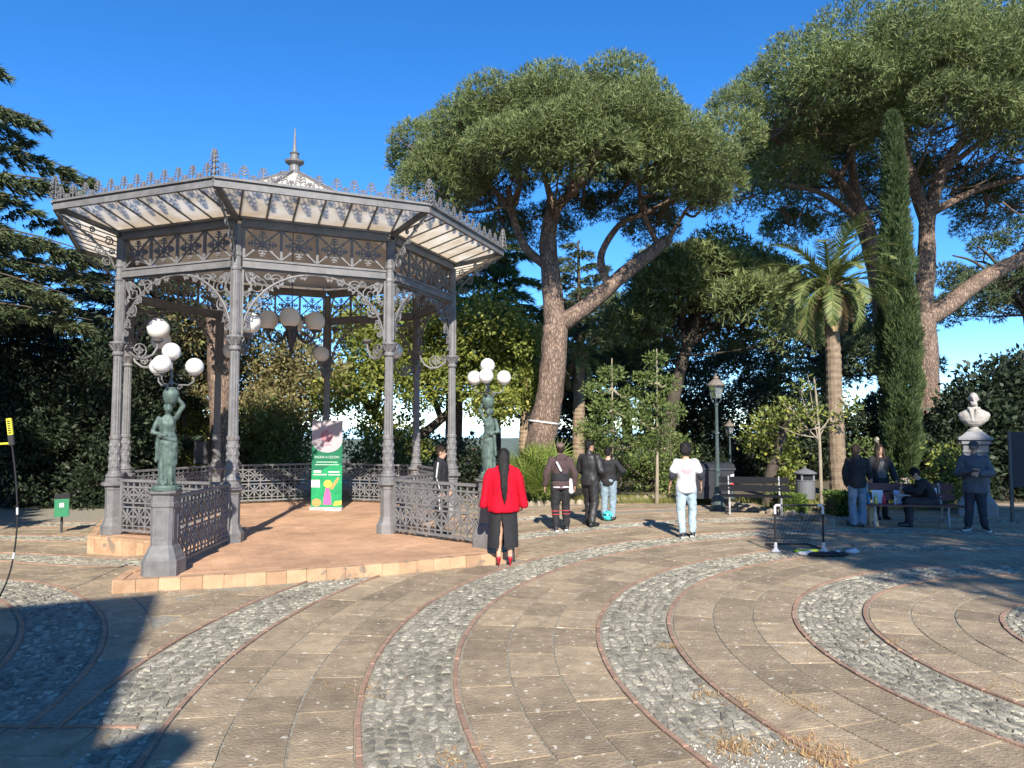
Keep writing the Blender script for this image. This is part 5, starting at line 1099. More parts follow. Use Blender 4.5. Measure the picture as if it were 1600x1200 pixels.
for k in (10, 16): MB().tube([cv[k], cv[k]+(cv[k+1]-cv[k])*.9], .0115, 6).build('white_ferrule', WHITE, t)
MB().tube([Vector((-.05,0,.01)), Vector((.18,-.35,.012))], .014, 6).build('foot_bar', BLK, t)
# ---------------------------------------------------------------- unseen building behind the viewer, outline shaped to cast the long near-left shadow
def unshadow(px, py, ys):
    """point on the plane y = ys whose shadow falls at a photo pixel"""
    g = ground(px, py); s_ = (g.y-ys)/ldir.y; return (g.x-ldir.x*s_, -ldir.z*s_)
ys = -7.0
prof = [unshadow(px, py, ys) for px, py in ((258,924),(238,985),(214,1040),(188,1110),(172,1152),(205,1146),(250,1126),(310,1130),(326,1150),(290,1180),(245,1215))]
xr = prof[-1][0]; lft = unshadow(0, 946, ys)
poly = [(-26, -.1), (xr, -.1)]+prof[::-1]+[lft, (-26, lft[1]+.5)]
m = MB(); m.plate(poly, 3.0, lambda u, w_, d: (u, ys-1.6+d, w_)); 
bt = thing('building', 'unseen building behind the viewer, outline shaped to cast the near left paving shadow', 'building', (0, 0, 0)); m.build('wall', flat('plaster', (.6,.52,.42), .8), bt)
for k in range(6): MB().box(-24+k*2.6, -22.8+k*2.6, ys-.12, ys-.03, 1.2, 3.0).build('window', M['irondark'], bt)
# ---------------------------------------------------------------- trees and planting
def curve_pts(pts, n=6):
    pts = [Vector(p) for p in pts]; out = []
    for i in range(len(pts)-1):
        p0, p1, p2, p3 = pts[max(i-1,0)], pts[i], pts[i+1], pts[min(i+2, len(pts)-1)]
        for k in range(n):
            f_ = k/n; out.append(.5*((2*p1)+(p2-p0)*f_+(2*p0-5*p1+4*p2-p3)*f_*f_+(3*p1-p0-3*p2+p3)*f_**3))
    return out+[pts[-1]]
def limb(m, pts, r0, r1, n=8, k=5):
    c = curve_pts(pts, k); N = len(c)-1; m.tube(c, [(r0+(r1-r0)*i/N) for i in range(N+1)], n, True, .06); return c
def cat_mesh(name, parts, m):
    V = []; F = []; b = 0
    for v, f in parts: V.append(v); F.append(f+b); b += len(v)
    return np_mesh(name, np.concatenate(V), np.concatenate(F), m)
def build_pine(label, base, limbs, clumps, needle_mat, bark, n_t=620, L=.34, W=.05, twigs=True, group=None, trunk_extra=None, name='stone_pine'):
    """limbs: world-space point lists with radii; clumps: (centre, radii)"""
    t = thing(name, label, 'tree', base, 0, group); b = Vector(base); m = MB(); nodes = []
    for pts, r0, r1 in limbs:
        c = limb(m, [Vector(p)-b for p in pts], r0, r1, 10 if r0 > .2 else 7); nodes += [(q, r1) for q in c[len(c)//3:]]
    NA = np.array([tuple(q) for q, _ in nodes])
    if twigs:
        for c, r_ in clumps:
            cc = np.array(c)-np.array(b); dd = np.linalg.norm((NA-cc)*[1,1,1.3]+[0,0,.0], axis=1)+np.maximum(0, NA[:,2]-cc[2])*2; q = Vector(NA[int(np.argmin(dd))]); e = Vector(cc); mid = q.lerp(e, .5)+Vector((random.uniform(-.25,.25), random.uniform(-.25,.25), random.uniform(-.45,-.05)))
            limb(m, [q, mid, e], .055, .02, 5, 4)
            for k in range(4): e2 = e+Vector((random.uniform(-1,1)*r_[0]*.9, random.uniform(-1,1)*r_[1]*.9, random.uniform(-.6,.2)*r_[2])); limb(m, [q.lerp(e, .55), q.lerp(e2, .7)+Vector((0,0,-.12)), e2], .024, .008, 4, 3)
    m.build('trunk', bark, t, True)
    parts = []
    for c, r_ in clumps:
        n = int(n_t*(r_[0]*r_[1]/1.2)**.8); p, o = ellipsoid_pts(np.array(c)-np.array(b), r_, n, .55)
        keep_ = (o[:, 2] > -.55) | (rng.uniform(size=n) < .3); p, o = p[keep_], o[keep_]
        parts.append(needles(p, unit(o+np.array([0,0,.45])), L, W, 4, 1.0))
    link('crown', cat_mesh('crown', parts, needle_mat), t); return t
def dome_clumps(cx, cy, rx, ry, ztop, drop, n, rmin, rmax, flat_=.6, low=0.0, seed=1):
    rs = np.random.default_rng(seed); out = []
    for i in range(n):
        q = math.sqrt((i+.5)/n); a = i*2.39996+rs.uniform(-.3, .3); x = cx+rx*q*math.cos(a); y = cy+ry*q*math.sin(a); r_ = rs.uniform(rmin, rmax)
        out.append(((x, y, ztop-drop*q**2.3-r_*flat_+rs.uniform(-.35, .25)-low*rs.uniform(0, 1)), (r_, r_, r_*flat_)))
    return out
# the big stone pine in the middle
D1 = 23.0; A = lambda px, py, d=D1: at(px, py, d)
cl = dome_clumps(at(892, 300, D1).x, D1+.3, 4.7, 4.5, 13.1, 2.8, 62, .75, 1.4, .66, .35, 3)
for px, py, d, r_ in ((655,225,22.5,1.0),(690,250,21.5,.9),(640,255,23.5,.8),(735,190,20.5,1.1),(800,225,19.5,1.0),(850,215,19.2,1.05),(875,255,19.6,.75),(930,185,19.0,1.1),(1000,170,19.2,1.1),(1050,215,19.8,1.1),(1095,250,20.2,1.15),(1140,215,21.5,1.1),(1065,285,20.5,.7),(1110,305,21.5,.65),(1150,170,23,1.0),(770,160,20.5,1.1),(860,150,19.6,1.2),(965,130,20.2,1.1),(700,210,24,1.1),(830,255,19.8,.6)):
    p = at(px, py, d); cl.append((tuple(p), (r_, r_, r_*.72)))
limbs = [([A(838,760), A(845,690), A(862,600), A(868,510)], .50, .40), ([A(868,515), A(862,440), A(856,370), A(868,320)], .36, .22),
         ([A(870,510), A(915,480), A(975,428), A(1030,385), A(1045,372)], .30, .17), ([A(860,420), A(820,385), A(800,330), A(795,290)], .16, .09), ([A(800,330), A(765,290), A(725,260,22)], .11, .05), ([A(806,320), A(812,270), A(790,225)], .09, .05),
         ([A(866,330), A(900,290), A(935,250), A(955,205)], .17, .08), ([A(866,335), A(855,290), A(845,250)], .14, .06), ([A(893,300), A(893,250), A(890,210)], .07, .05),
         ([A(955,452), A(940,420), A(942,390), A(970,350), A(1010,333), A(1060,305)], .15, .06), ([A(1030,385), A(1010,345), A(1000,300), A(1012,262)], .10, .05), ([A(1045,372), A(1062,345), A(1080,315)], .08, .04), ([A(1010,333), A(1000,300), A(990,250)], .07, .04)]
pine1 = build_pine('broad stone pine with forked reddish trunk right of the bandstand', tuple(A(838, 768))[:2]+(-.12,), limbs, cl, M['pine'], M['bark'], 1450, .18, .027)
c0 = A(850, 660)-pine1.location; rg = MB(); rg.tube([(c0.x+.47*math.cos(2*PI*k/20), c0.y+.47*math.sin(2*PI*k/20), c0.z-.06*math.cos(2*PI*k/20)) for k in range(21)], .03, 6); rg.build('white_rope_ring', WSOLE, pine1)
# the stone pine at the right
D2 = 27.0; B = lambda px, py, d=D2: at(px, py, d)
cl = dome_clumps(at(1500, 200, D2).x, D2+.5, 8.3, 6.5, 17.6, 5.2, 130, .9, 1.8, .62, 1.5, 5)
for px, py, d, r_ in ((1180,150,24.5,1.1),(1220,130,23,1.3),(1290,110,21.5,1.4),(1330,120,21,1.2),(1260,150,22,1.1),(1390,80,21,1.5),(1440,60,20.8,1.5),(1500,90,20.5,1.4),(1560,60,20.5,1.6),(1330,60,22,1.5),(1250,95,23.5,1.4),(1590,120,20.5,1.4),(1480,150,20.5,1.0),(1540,160,20.5,.9),(1440,30,22,1.5),(1540,20,22,1.6)):
    p = at(px, py, d); cl.append((tuple(p), (r_, r_, r_*.68)))
limbs = [([B(1452,760), B(1448,640), B(1442,530), B(1440,490)], .52, .44), ([B(1440,495), B(1448,400), B(1450,340), B(1475,260), B(1510,215)], .36, .16), ([B(1442,500), B(1480,478), B(1530,440), B(1600,400), B(1680,340)], .36, .22),
         ([B(1448,345), B(1425,280), B(1412,220), B(1400,130)], .26, .12), ([B(1460,330), B(1530,295), B(1610,275)], .16, .08), ([B(1470,270), B(1540,215), B(1580,180)], .13, .07),
         ([B(1400,640,29), B(1385,520,29), B(1365,400,28.5), B(1335,310,28)], .46, .30), ([B(1335,312,28), B(1300,270,27), B(1255,245,26), B(1205,215,25)], .2, .07), ([B(1340,320,28), B(1330,250,27.5), B(1325,200,27), B(1290,165,25)], .2, .08), ([B(1350,350,28.4), B(1290,305,26.5), B(1225,288,25)], .15, .06), ([B(1310,280,27), B(1340,215,27), B(1350,170,27)], .12, .06)]
for k in range(34):                                            # dead twigs fanning out under the crown
    px = random.uniform(1180, 1600); py = random.uniform(200, 340); d = random.uniform(24, 32); s_ = at(px, py, d); q = s_+Vector((random.uniform(-2.2, 2.2), random.uniform(-1.5, 1.5), random.uniform(-.2, 1.2))); limbs.append(([s_+Vector((0,0,.3)), s_.lerp(q, .5)+Vector((0,0,-.25)), q], .035, .012))
build_pine('huge stone pine spreading over the right side behind the cypress', tuple(B(1452, 770))[:2]+(-.12,), limbs, cl, M['pine'], M['bark'], 820, .20, .033)
# lower foliage of the right pine seen under the long limb, and farther pines
def far_pine(label, px, py_top, d, rx, n, seed, trunk_px, mt='pineshade', drop=3.0, low=1.2, lean=0):
    p = at(px, py_top, d); cl_ = dome_clumps(p.x, d, rx, rx*.9, p.z, drop, n, 1.0, 1.6, .65, low, seed); b = at(trunk_px, 760, d)
    lm = [([(b.x, d, -.2), (b.x+(p.x-b.x)*.4, d, p.z*.4), (p.x, d, p.z-2.5)], .34, .14)]
    for k in range(7): a = k*.9; lm.append(([(b.x+(p.x-b.x)*.5, d, p.z*.5+.3*k), (p.x+rx*.4*math.cos(a), d+rx*.3*math.sin(a), p.z-3.0), (p.x+rx*.75*math.cos(a), d+rx*.6*math.sin(a), p.z-2.2)], .13, .04))
    return build_pine(label, (b.x, d, -.2), lm, cl_, M[mt], M['barkdark'], 380, .30, .06, True, 'pines in the background')
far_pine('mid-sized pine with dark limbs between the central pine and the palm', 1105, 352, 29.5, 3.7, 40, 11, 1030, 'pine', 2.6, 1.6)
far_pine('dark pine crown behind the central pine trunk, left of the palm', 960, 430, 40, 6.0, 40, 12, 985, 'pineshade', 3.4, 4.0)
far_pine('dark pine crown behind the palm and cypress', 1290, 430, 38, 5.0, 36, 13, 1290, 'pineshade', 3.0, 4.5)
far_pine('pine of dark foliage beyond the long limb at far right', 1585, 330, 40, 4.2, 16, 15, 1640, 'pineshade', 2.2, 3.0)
# broadleaf trees
def broadleaf(label, base, clumps, mt, bark, n_t=900, L=.16, W=.09, limbs=(), spread=1.0, name='broadleaf_tree', group=None, twig=True, cat='tree', shell=.5):
    t = thing(name, label, cat, base, 0, group); b = Vector(base); m = MB()
    lim = list(limbs) or [([(0,0,0), (.05,0,clumps[0][0][2]*.4), tuple(Vector(clumps[0][0])-b)], .22, .08)]
    nodes = []
    for pts, r0, r1 in lim:
        pp = [Vector(p)-b if limbs else Vector(p) for p in pts]; nodes += limb(m, pp, r0, r1, 8)[3:]
    NA = np.array([tuple(q) for q in nodes])
    if twig:
        for c, r_ in clumps:
            cc = np.array(c)-np.array(b); q = Vector(NA[int(np.argmin(np.linalg.norm(NA-cc, axis=1)))]); limb(m, [q, q.lerp(Vector(cc), .5)+Vector((0,0,-.1)), Vector(cc)], .05, .015, 5, 3)
    m.build('trunk', bark, t, True); parts = []
    for c, r_ in clumps:
        n = int(n_t*(r_[0]*r_[2])**.75); p, o = ellipsoid_pts(np.array(c)-np.array(b), r_, n, shell); p += rng.normal(size=p.shape)*.06
        parts.append(leaves(p, unit(o+np.array([0,0,.3])), L, W, spread))
    link('crown', cat_mesh('crown', parts, mt), t); return t
def px_clumps(lst, asp=.85, yd=.9):
    out = []
    for px, py, d, r_ in lst: p = at(px, py, d); out.append((tuple(p), (r_, r_*yd, r_*asp)))
    return out
def fill_clumps(x0, x1, y0, y1, d0, d1, n, r0, r1, seed, topf=None):
    rs = random.Random(seed); out = []
    for i in range(n):
        px = rs.uniform(x0, x1); yt = topf(px) if topf else y0; py = yt+(y1-yt)*((i+rs.random())/n); out.append((px, py, rs.uniform(d0, d1), rs.uniform(r0, r1)))
    return out
# behind the bandstand
def hump(cx, top, k): return lambda x: top+k*((x-cx)/100)**2
b = at(380, 770, 27.5); broadleaf('bronze-green broadleaf tree behind the bandstand, left of the banner', (b.x, 27.5, -.15), px_clumps(fill_clumps(235, 505, 490, 715, 24.5, 28, 58, .8, 1.3, 1, hump(330, 488, 22))), M['oak'], M['barkdark'], 900, .17, .085)
b = at(600, 770, 28); lm = [([at(640,770,28), at(632,700,28), at(590,650,28), at(560,610,28), at(545,560,28)], .26, .10), ([at(632,700,28), at(690,655,28), at(725,620,28), at(760,600,28)], .2, .08), ([at(585,645,28), at(600,590,27.5), at(640,540,27.5)], .14, .06), ([at(690,655,28), at(670,600,28), at(665,540,28)], .13, .05)]
broadleaf('yellow-green leafy tree with dark forking limbs behind the bandstand', (b.x, 28, -.15), px_clumps(fill_clumps(515, 660, 475, 620, 25, 28, 28, .6, 1.05, 2, hump(580, 478, 14))+fill_clumps(650, 840, 480, 640, 25.0, 28, 34, .6, 1.1, 3, hump(740, 482, 9))+fill_clumps(575, 660, 640, 720, 27, 29, 8, .5, .7, 4)), M['lime'], M['barkdark'], 900, .17, .10, lm)
b = at(540, 760, 26); broadleaf('green shrub behind the banner and bandstand balustrade', (b.x+1.5, 26, -.15), px_clumps(fill_clumps(560, 650, 680, 750, 25.5, 27, 10, .5, .8, 6)), M['green'], M['barkdark'], 800, .14, .08, name='shrub', cat='shrub')
b = at(450, 760, 25); broadleaf('bright green low shrub behind the bandstand, left of the banner', (b.x, 25, -.15), px_clumps(fill_clumps(385, 480, 640, 745, 24, 26, 18, .5, .8, 7)), M['green'], M['barkdark'], 800, .13, .07, name='shrub', cat='shrub')
b = at(290, 740, 24.5); broadleaf('yellow-green shrub behind the left lamp statue', (b.x, 24.5, -.15), px_clumps(fill_clumps(275, 325, 640, 730, 24, 25, 9, .4, .6, 8)), M['lime'], M['barkdark'], 800, .14, .05, name='shrub', cat='shrub')
def bare_trunk(label, x0, x1, y0, y1, d, r_, mt, cl_):
    p = at(x0, y0, d); q = at(x1, y1, d); b_ = (p.x, d, -.15); build_pine(label, b_, [([(p.x, d, -.2), tuple(p.lerp(q, .5)), tuple(q)], r_, r_*.8)], cl_, M['pineshade'], mt, 300, .4, .07, True, None)
p = at(345, 500, 23.5); bare_trunk('thick reddish pine trunk behind the loudspeaker and bandstand', 352, 338, 760, 480, 23.5, .42, M['bark'], [((p.x-.6, 23.5, p.z+1.3), (1.2, 1.2, .8)), ((p.x+.8, 24, p.z+1.5), (1.2, 1.2, .8))])
p = at(712, 480, 31); bare_trunk('reddish pine trunk seen through the right columns of the bandstand', 708, 712, 740, 500, 31, .38, M['bark'], [((p.x, 31, p.z+2.2), (1.6, 1.6, 1.0)), ((p.x+1.2, 31, p.z+1.6), (1.3, 1.3, .8))])
# cedars: flat layered boughs with drooping ends
def cedar(label, base, h, rad, z0, mt, seed, n_b=46, group=None, dens=90, name='cedar_tree', droop=.18, bark='barkdark', L=.30):
    rs = random.Random(seed); t = thing(name, label, 'tree', base, 0, group); m = MB(); limb(m, [(0,0,0), (.05,0,h*.5), (0,0,h)], max(.12, h*.026), .04, 9); PT = []; OT = []
    for k in range(n_b):
        f_ = k/n_b; z = z0+(h-z0)*f_; a = k*2.4+rs.uniform(-.3, .3); Lb = rad*(1-f_**1.6)*rs.uniform(.75, 1.1)+.5; d = Vector((math.cos(a), math.sin(a), 0)); e = d*Lb+Vector((0,0,z+Lb*rs.uniform(.0,.12)-droop*Lb*.3)); mid = d*Lb*.5+Vector((0,0,z+Lb*.10))
        c = limb(m, [Vector((0,0,z-.2)), mid, e], .045, .01, 5, 5); sd_ = Vector((-d.y, d.x, 0))
        n = int(dens*Lb); 
        for j in range(n):
            u = rs.uniform(.18, 1.0); q = c[min(int(u*(len(c)-1)), len(c)-1)]; wv = (1-u)*.34*Lb+.28; off = rs.uniform(-1, 1); p = q+sd_*off*wv+d*rs.uniform(-.2, .2)+Vector((0,0,-.16*abs(off)*wv-.10*u*u*Lb*droop*2+rs.uniform(-.06,.05)))
            PT.append(tuple(p)); o = d*.7+sd_*off*.7+Vector((0,0,-.25)); OT.append(tuple(o))
    m.build('trunk', M[bark], t, True); PT = np.array(PT); OT = unit(np.array(OT))
    link('crown', cat_mesh('crown', [needles(PT, OT, L, .05 if L < .4 else .13, 5 if L < .4 else 3, .65)], mt), t); return t
cedar('tall cedar with layered lit boughs at the left edge', (-16.4, 18.5, -.2), 15.0, 6.3, 4.6, M['cedar'], 21, 64, None, 110, L=.26)
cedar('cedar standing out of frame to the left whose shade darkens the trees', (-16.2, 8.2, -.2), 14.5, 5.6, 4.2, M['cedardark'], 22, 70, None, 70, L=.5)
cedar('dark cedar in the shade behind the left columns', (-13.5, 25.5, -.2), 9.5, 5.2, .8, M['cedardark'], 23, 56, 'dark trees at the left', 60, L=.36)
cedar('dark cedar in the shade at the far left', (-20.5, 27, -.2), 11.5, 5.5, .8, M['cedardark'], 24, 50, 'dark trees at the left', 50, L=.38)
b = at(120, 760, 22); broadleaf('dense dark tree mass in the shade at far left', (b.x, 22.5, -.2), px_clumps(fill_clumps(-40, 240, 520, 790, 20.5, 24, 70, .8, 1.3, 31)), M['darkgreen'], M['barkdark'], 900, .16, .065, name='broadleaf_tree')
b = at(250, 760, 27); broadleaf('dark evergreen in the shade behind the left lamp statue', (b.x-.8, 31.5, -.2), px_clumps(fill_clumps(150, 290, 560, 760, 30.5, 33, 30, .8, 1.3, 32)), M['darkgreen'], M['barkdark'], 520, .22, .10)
cedar('light green deodar between the bandstand eave and the central pine', (at(773, 700, 31).x, 31, -.2), 11.0, 3.6, 4.0, M['deodar'], 25, 34, None, 90, 'deodar_tree', .45)
cedar('darker deodar behind the central pine trunk', (at(905, 700, 35).x, 35, -.2), 11.2, 4.2, 3.0, M['cedar'], 26, 34, None, 70, 'deodar_tree', .45)
# tree off to the right of the viewer that shades the benches
cl = dome_clumps(12.9, -3.5, 6.4, 6.4, 13.5, 3.0, 54, 1.0, 1.6, .6, .4, 41)
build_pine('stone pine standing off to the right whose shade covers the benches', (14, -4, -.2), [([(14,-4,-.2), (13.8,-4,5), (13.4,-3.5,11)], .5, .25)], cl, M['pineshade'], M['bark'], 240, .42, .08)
# date palm
def date_palm(label, base, top, r0, r1, nf, FL, mt, seed, name='date_palm', dead=8, leaflet=.42, nl=46):
    rs = random.Random(seed); t = thing(name, label, 'palm', tuple(base), 0); b = Vector(base); tp = Vector(top)-b; m = MB(); c = curve_pts([Vector((0,0,0)), tp*.35+Vector((-.03,0,0)), tp*.7, tp], 22); pr = []
    N = len(c)-1
    rad = [(r0+(r1-r0)*(i/N)**.6)*(1+.07*(i % 2))+.08*max(0, .06-i/N)*8 for i in range(N+1)]; m.tube(c, rad, 14, True, .04); m.build('trunk', M['palmbark'], t)
    def frond(az, el, L, mtl, nm, dr):
        V = []; F = []; d = Vector((math.cos(az), math.sin(az), 0)); sd_ = Vector((-d.y, d.x, 0)); n = 12; pts_ = []
        p = Vector(tp)+d*.10; ang = el; st = L/n
        for i in range(n+1): pts_.append(p.copy()); p = p+(d*math.cos(ang)+Vector((0,0,1))*math.sin(ang))*st; ang -= dr/n*(1+i/n)
        mm = MB(); mm.tube(pts_, [.035*(1-i/n*.8) for i in range(n+1)], 5)
        for i in range(nl):
            u = .12+.88*i/nl; k = u*n; a = int(min(k, n-1)); q = pts_[a].lerp(pts_[a+1], k-a); tg = (pts_[a+1]-pts_[a]).normalized(); upn = sd_.cross(tg)*-1; LL = leaflet*L/2.4*math.sin(PI*min(.98, .12+.86*u))**.6*rs.uniform(.85, 1.1)
            for s_ in (1, -1):
                dv = (sd_*s_*.8+tg*.75+upn*rs.uniform(-.1, .35)).normalized(); b_ = len(mm.v); w_ = tg*.022
                mm.v += [tuple(q-w_), tuple(q+w_), tuple(q+dv*LL*.6+w_*.7+Vector((0,0,-.02))), tuple(q+dv*LL+Vector((0,0,-.09*LL)))]; mm.f.append((b_, b_+1, b_+2, b_+3)); mm.mi.append(0)
        mm.build(nm, mtl, t)
    for k in range(nf): f_ = k/nf; frond(k*2.4+rs.uniform(-.2,.2), R(78)-R(95)*f_+R(rs.uniform(-6,6)), FL*rs.uniform(.85,1.08)*(1-.15*f_), mt, 'frond', R(55)+R(35)*f_*rs.uniform(.6, 1.2))
    for k in range(dead): frond(k*2.1+.4, R(-35)-R(rs.uniform(0,30)), FL*rs.uniform(.45,.7), M['deadfrond'], 'dead_frond', R(30))
    m = MB()
    for k in range(26): a = k*2.4; d = Vector((math.cos(a), math.sin(a), 0)); m.bar(tp+d*r1*.7+Vector((0,0,-.35+k*.02)), tp+d*(r1+.16)+Vector((0,0,.02+k*.012)), .06, .03)
    m.build('crown_base', M['deadfrond'], t); return t
b = at(1313, 778, 19.6); date_palm('date palm with feathery crown and scaly trunk beside the cypress', (b.x, 19.6, -.12), at(1297, 448, 19.6), .25, .165, 34, 2.3, M['palm'], 51, leaflet=.48, nl=56)
for px, py, d, FL, lab in ((822,575,27,1.8,'palm with hanging dead fronds left of the central pine trunk'),(905,560,28,1.7,'palm with ragged fronds right of the central pine trunk')):
    b = at(px, 770, d); date_palm(lab, (b.x, d, -.15), at(px, py, d), .24, .2, 24, FL, M['palm'], px, dead=14, nl=30)
# cypress
def columnar(label, base, h, prof, mt, n, name='cypress', z0=.8):
    t = thing(name, label, 'tree', base, 0); m = MB(); limb(m, [(0,0,0), (0,0,h*.3), (0,0,h*.85)], .19, .03, 8); m.build('trunk', M['barkpale'], t, True)
    z = z0+(h-z0)*rng.uniform(0, 1, n)**1.15; a = rng.uniform(0, 2*PI, n); f_ = (z-z0)/(h-z0); rr = np.interp(f_, [q[0] for q in prof], [q[1] for q in prof])
    lob = 1+.20*np.sin(a*4+np.sin(z*1.1)*2)+.16*np.sin(a*7-z*2.2)+.12*np.sin(z*5+a*3); q = rng.uniform(.5, 1, n)**.5; r_ = rr*lob*q
    P_ = np.stack([r_*np.cos(a), r_*np.sin(a), z], 1); O = unit(np.stack([np.cos(a)*.55, np.sin(a)*.55, np.ones(n)*1.1], 1))
    link('crown', cat_mesh('crown', [needles(P_, O, .19, .036, 4, .5)], mt), t); return t
b = at(1412, 770, 20.8); columnar('slender dark green cypress beside the palm', (b.x, 20.8, -.12), at(1388, 180, 20.8).z+.12, [(0,.22),(.06,.38),(.25,.48),(.45,.43),(.65,.33),(.82,.25),(.95,.17),(1,.05)], M['cypress'], 24000)
# fan palm and young trees along the back edge
def fan_palm(label, base, n, hgt, mt, seed):
    rs = random.Random(seed); t = thing('fan_palm', label, 'palm', base, 0)
    for k in range(n):
        a = k*2.4; el = R(rs.uniform(5, 85)); d = Vector((math.cos(a)*math.cos(el), math.sin(a)*math.cos(el), math.sin(el))); L = hgt*rs.uniform(.55, 1.0); o = Vector((rs.uniform(-.35,.35), rs.uniform(-.3,.3), rs.uniform(.05,.35))); h = o+d*L*.62; m = MB(); m.tube([o, o.lerp(h, .5)+Vector((0,0,.05)), h], .012, 4)
        sd_ = d.cross(Vector((0,0,1))).normalized(); up_ = sd_.cross(d)
        for j in range(17):
            g_ = R(-95+190*j/16); dv = (d*math.cos(g_)+sd_*math.sin(g_)+up_*.18).normalized(); LL = hgt*.42*(.75+.25*math.cos(g_)); w_ = dv.cross(up_).normalized()*.02; b_ = len(m.v)
            m.v += [tuple(h), tuple(h+dv*LL*.5+w_), tuple(h+dv*LL+Vector((0,0,-.12*LL))), tuple(h+dv*LL*.5-w_)]; m.f.append((b_, b_+1, b_+2, b_+3)); m.mi.append(0)
        m.build('fan_leaf', mt, t)
    return t
b = at(852, 785, 19.6); fan_palm('bushy yellow-green fan palm at the foot of the central pine', (b.x, 20.2, -.05), 95, 1.75, M['fanpalm'], 61)
def young_tree(label, px, d, py_top, seed, mt, lst):
    b = at(px, 765, d); tp = at(px, py_top, d); broadleaf(label, (b.x, d, -.12), px_clumps(lst, .6), mt, M['barkpale'], 2400, .13, .045, [([(b.x, d, -.12), (b.x+.03, d, 1.5), (tp.x, d, tp.z)], .06, .015)], .9, name='young_tree', shell=.2)
young_tree('young tree with airy tiers of foliage behind the man in leather', 956, 20.6, 560, 71, M['green'], [(955,585,20.6,.35),(930,610,20.6,.35),(985,620,20.6,.35),(945,640,20.4,.45),(990,650,20.6,.42),(920,670,20.6,.40),(960,680,20.3,.5),(1000,690,20.6,.35),(935,700,20.5,.4)])
young_tree('slender young tree with pale trunk left of the man in white', 1026, 20.2, 545, 72, M['green'], [(1026,560,20.2,.25),(1010,590,20.2,.3),(1042,600,20.2,.3),(1020,630,20.1,.38),(1050,645,20.2,.35),(1000,655,20.2,.35),(1035,680,20,.4),(1010,700,20.2,.35),(1060,690,20.2,.25)])
b = at(1283, 775, 18.6); lm = [([(b.x,18.6,-.1), at(1281,700,18.6), at(1277,640,18.6), at(1272,590,18.6)], .05, .02)]
for px, py in ((1235,650),(1225,625),(1250,610),(1300,640),(1315,615),(1262,585),(1215,665)): lm.append(([at(1278,680+random.uniform(-25,10),18.6), at((1278+px)/2, (680+py)/2+6, 18.6), at(px, py, 18.6+random.uniform(-.5,.5))], .022, .006))
broadleaf('young half-bare magnolia with thin grey trunk beside the litter bin', (b.x, 18.6, -.1), px_clumps([(1240,640,18.6,.22),(1255,605,18.5,.2),(1265,650,18.4,.2),(1330,632,18.7,.25),(1305,655,18.6,.2),(1245,665,18.6,.2),(1225,630,18.6,.16),(1275,640,18.6,.2)]), M['lime'], M['barkpale'], 700, .14, .06, lm, name='young_tree')
b = at(1205, 775, 19.5); broadleaf('leafy yellow-green shrub behind the dark bench', (b.x, 19.6, -.12), px_clumps(fill_clumps(1180, 1245, 640, 770, 19.3, 20.2, 20, .28, .45, 74)), M['lime'], M['barkdark'], 620, .15, .07, name='shrub', cat='shrub')
def box_hedge(label, px0, px1, d, h, seed):
    a, b_ = at(px0, 790, d), at(px1, 790, d); w_ = (b_.x-a.x)/2; t = thing('box_hedge', label, 'hedge', ((a.x+b_.x)/2, d, -.05), 0, 'clipped hedges by the bench'); n = 2600
    P_ = np.stack([rng.uniform(-w_, w_, n), rng.uniform(-.35, .35, n), rng.uniform(.02, h, n)], 1); k = rng.integers(0, 3, n); P_[k == 0, 2] = h; P_[k == 1, 1] = -.35; P_ += rng.normal(size=P_.shape)*.03
    v, f = leaves(P_, unit(P_/np.array([w_, .35, h])+[0,-.3,.4]), .09, .05, .8); link('foliage', np_mesh('foliage', v, f, M['hedge']), t); MB().box(-w_*.9, w_*.9, -.28, .3, 0, h*.85).build('inner_core', M['barkdark'], t)  # solid dark core added so no sky shows between the leaves
box_hedge('clipped bright hedge left of the litter bin', 1212, 1250, 18.3, .42, 1); box_hedge('clipped bright hedge right of the litter bin', 1296, 1330, 17.6, .5, 2)
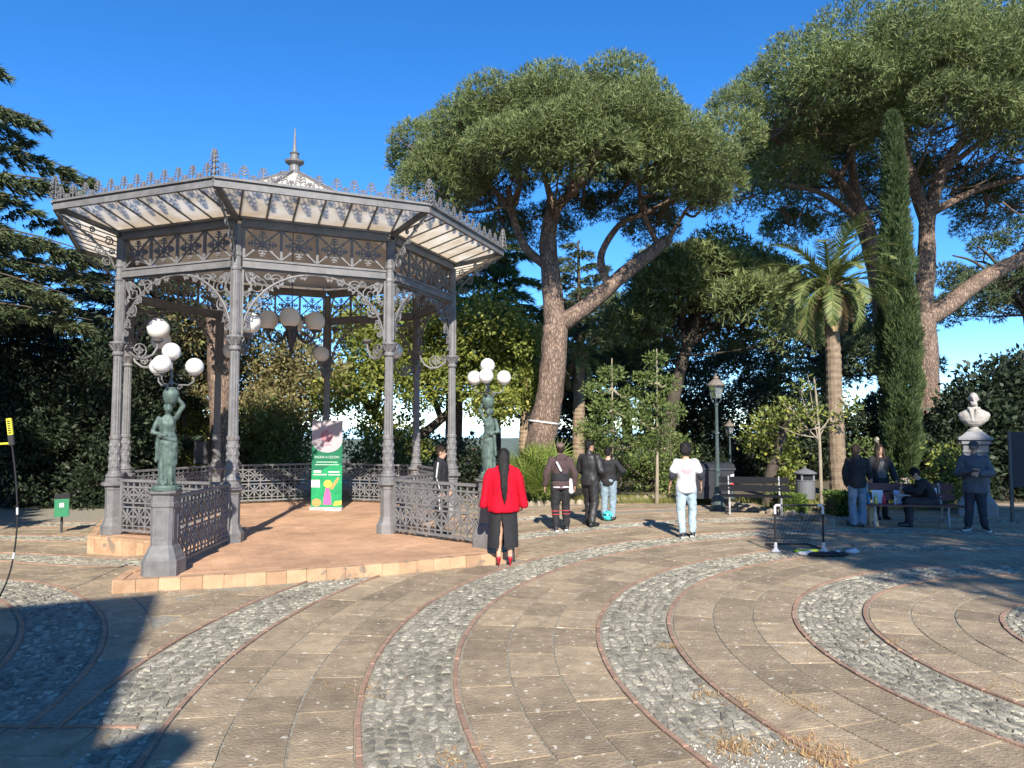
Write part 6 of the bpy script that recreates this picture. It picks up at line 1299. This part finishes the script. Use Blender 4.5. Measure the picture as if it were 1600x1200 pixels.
# dark belt of evergreens behind the far edge of the square
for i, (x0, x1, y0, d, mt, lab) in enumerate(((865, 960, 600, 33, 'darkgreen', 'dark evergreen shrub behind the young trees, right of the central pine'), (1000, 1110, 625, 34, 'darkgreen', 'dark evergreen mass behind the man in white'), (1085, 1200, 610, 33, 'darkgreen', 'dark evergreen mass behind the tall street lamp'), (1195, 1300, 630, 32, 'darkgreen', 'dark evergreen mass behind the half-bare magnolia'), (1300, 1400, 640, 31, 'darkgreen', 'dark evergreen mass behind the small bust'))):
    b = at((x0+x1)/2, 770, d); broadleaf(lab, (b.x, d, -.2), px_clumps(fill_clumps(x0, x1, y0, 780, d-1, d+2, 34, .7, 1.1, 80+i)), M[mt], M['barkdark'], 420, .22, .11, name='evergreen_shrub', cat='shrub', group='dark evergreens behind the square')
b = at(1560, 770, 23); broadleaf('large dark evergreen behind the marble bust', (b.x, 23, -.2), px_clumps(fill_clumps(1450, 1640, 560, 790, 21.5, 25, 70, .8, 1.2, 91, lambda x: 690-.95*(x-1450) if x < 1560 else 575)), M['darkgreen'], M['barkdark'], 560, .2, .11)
b = at(1470, 790, 18.5); broadleaf('sunlit yellow-green shrub behind the red bench', (b.x, 18.6, -.12), px_clumps(fill_clumps(1440, 1508, 705, 785, 18.2, 19.2, 16, .25, .42, 92)), M['lime'], M['barkdark'], 620, .12, .06, name='shrub', cat='shrub')
b = at(1362, 790, 21); broadleaf('round bright shrub between the palm trunk and the cypress', (b.x, 21, -.12), px_clumps(fill_clumps(1340, 1400, 690, 785, 20.6, 21.6, 14, .35, .5, 93)), M['green'], M['barkdark'], 620, .12, .07, name='shrub', cat='shrub')
b = at(735, 760, 21.5); broadleaf('dark rounded shrub behind the right lamp statue', (b.x, 21.5, -.12), px_clumps(fill_clumps(712, 765, 700, 765, 21, 22, 12, .4, .6, 94)), M['darkgreen'], M['barkdark'], 620, .15, .08, name='shrub', cat='shrub')
b = at(1015, 780, 26); broadleaf('green shrub in the bed behind the boy with the ball', (b.x, 25, -.12), px_clumps(fill_clumps(960, 1080, 705, 770, 24, 26, 22, .4, .6, 95)), M['green'], M['barkdark'], 600, .14, .08, name='shrub', cat='shrub')
b = at(700, 760, 33); broadleaf('green shrubs on the slope seen between the right columns', (b.x, 33, -.4), px_clumps(fill_clumps(640, 720, 690, 770, 31, 35, 14, .6, .9, 96)), M['green'], M['barkdark'], 500, .18, .1, name='shrub', cat='shrub')
# rough grass in the beds
gp = np.concatenate([np.stack([rng.uniform(1.0, 5.6, 2600), rng.uniform(20.2, 21.6, 2600), np.full(2600, -.1)], 1), np.stack([rng.uniform(-9, 1, 3000), rng.uniform(20.6, 23, 3000), np.full(3000, -.12)], 1), np.stack([rng.uniform(6.5, 12, 2200), rng.uniform(18.4, 22, 2200), np.full(2200, -.1)], 1)])
v, f = needles(gp, np.tile([[0,0,1.]], (len(gp), 1)), .28, .02, 4, .7)
tag(link('rough_grass', np_mesh('rough_grass', v, f, M['grass'])), 'rough yellow-green grass in the planting beds', 'grass', kind='stuff')
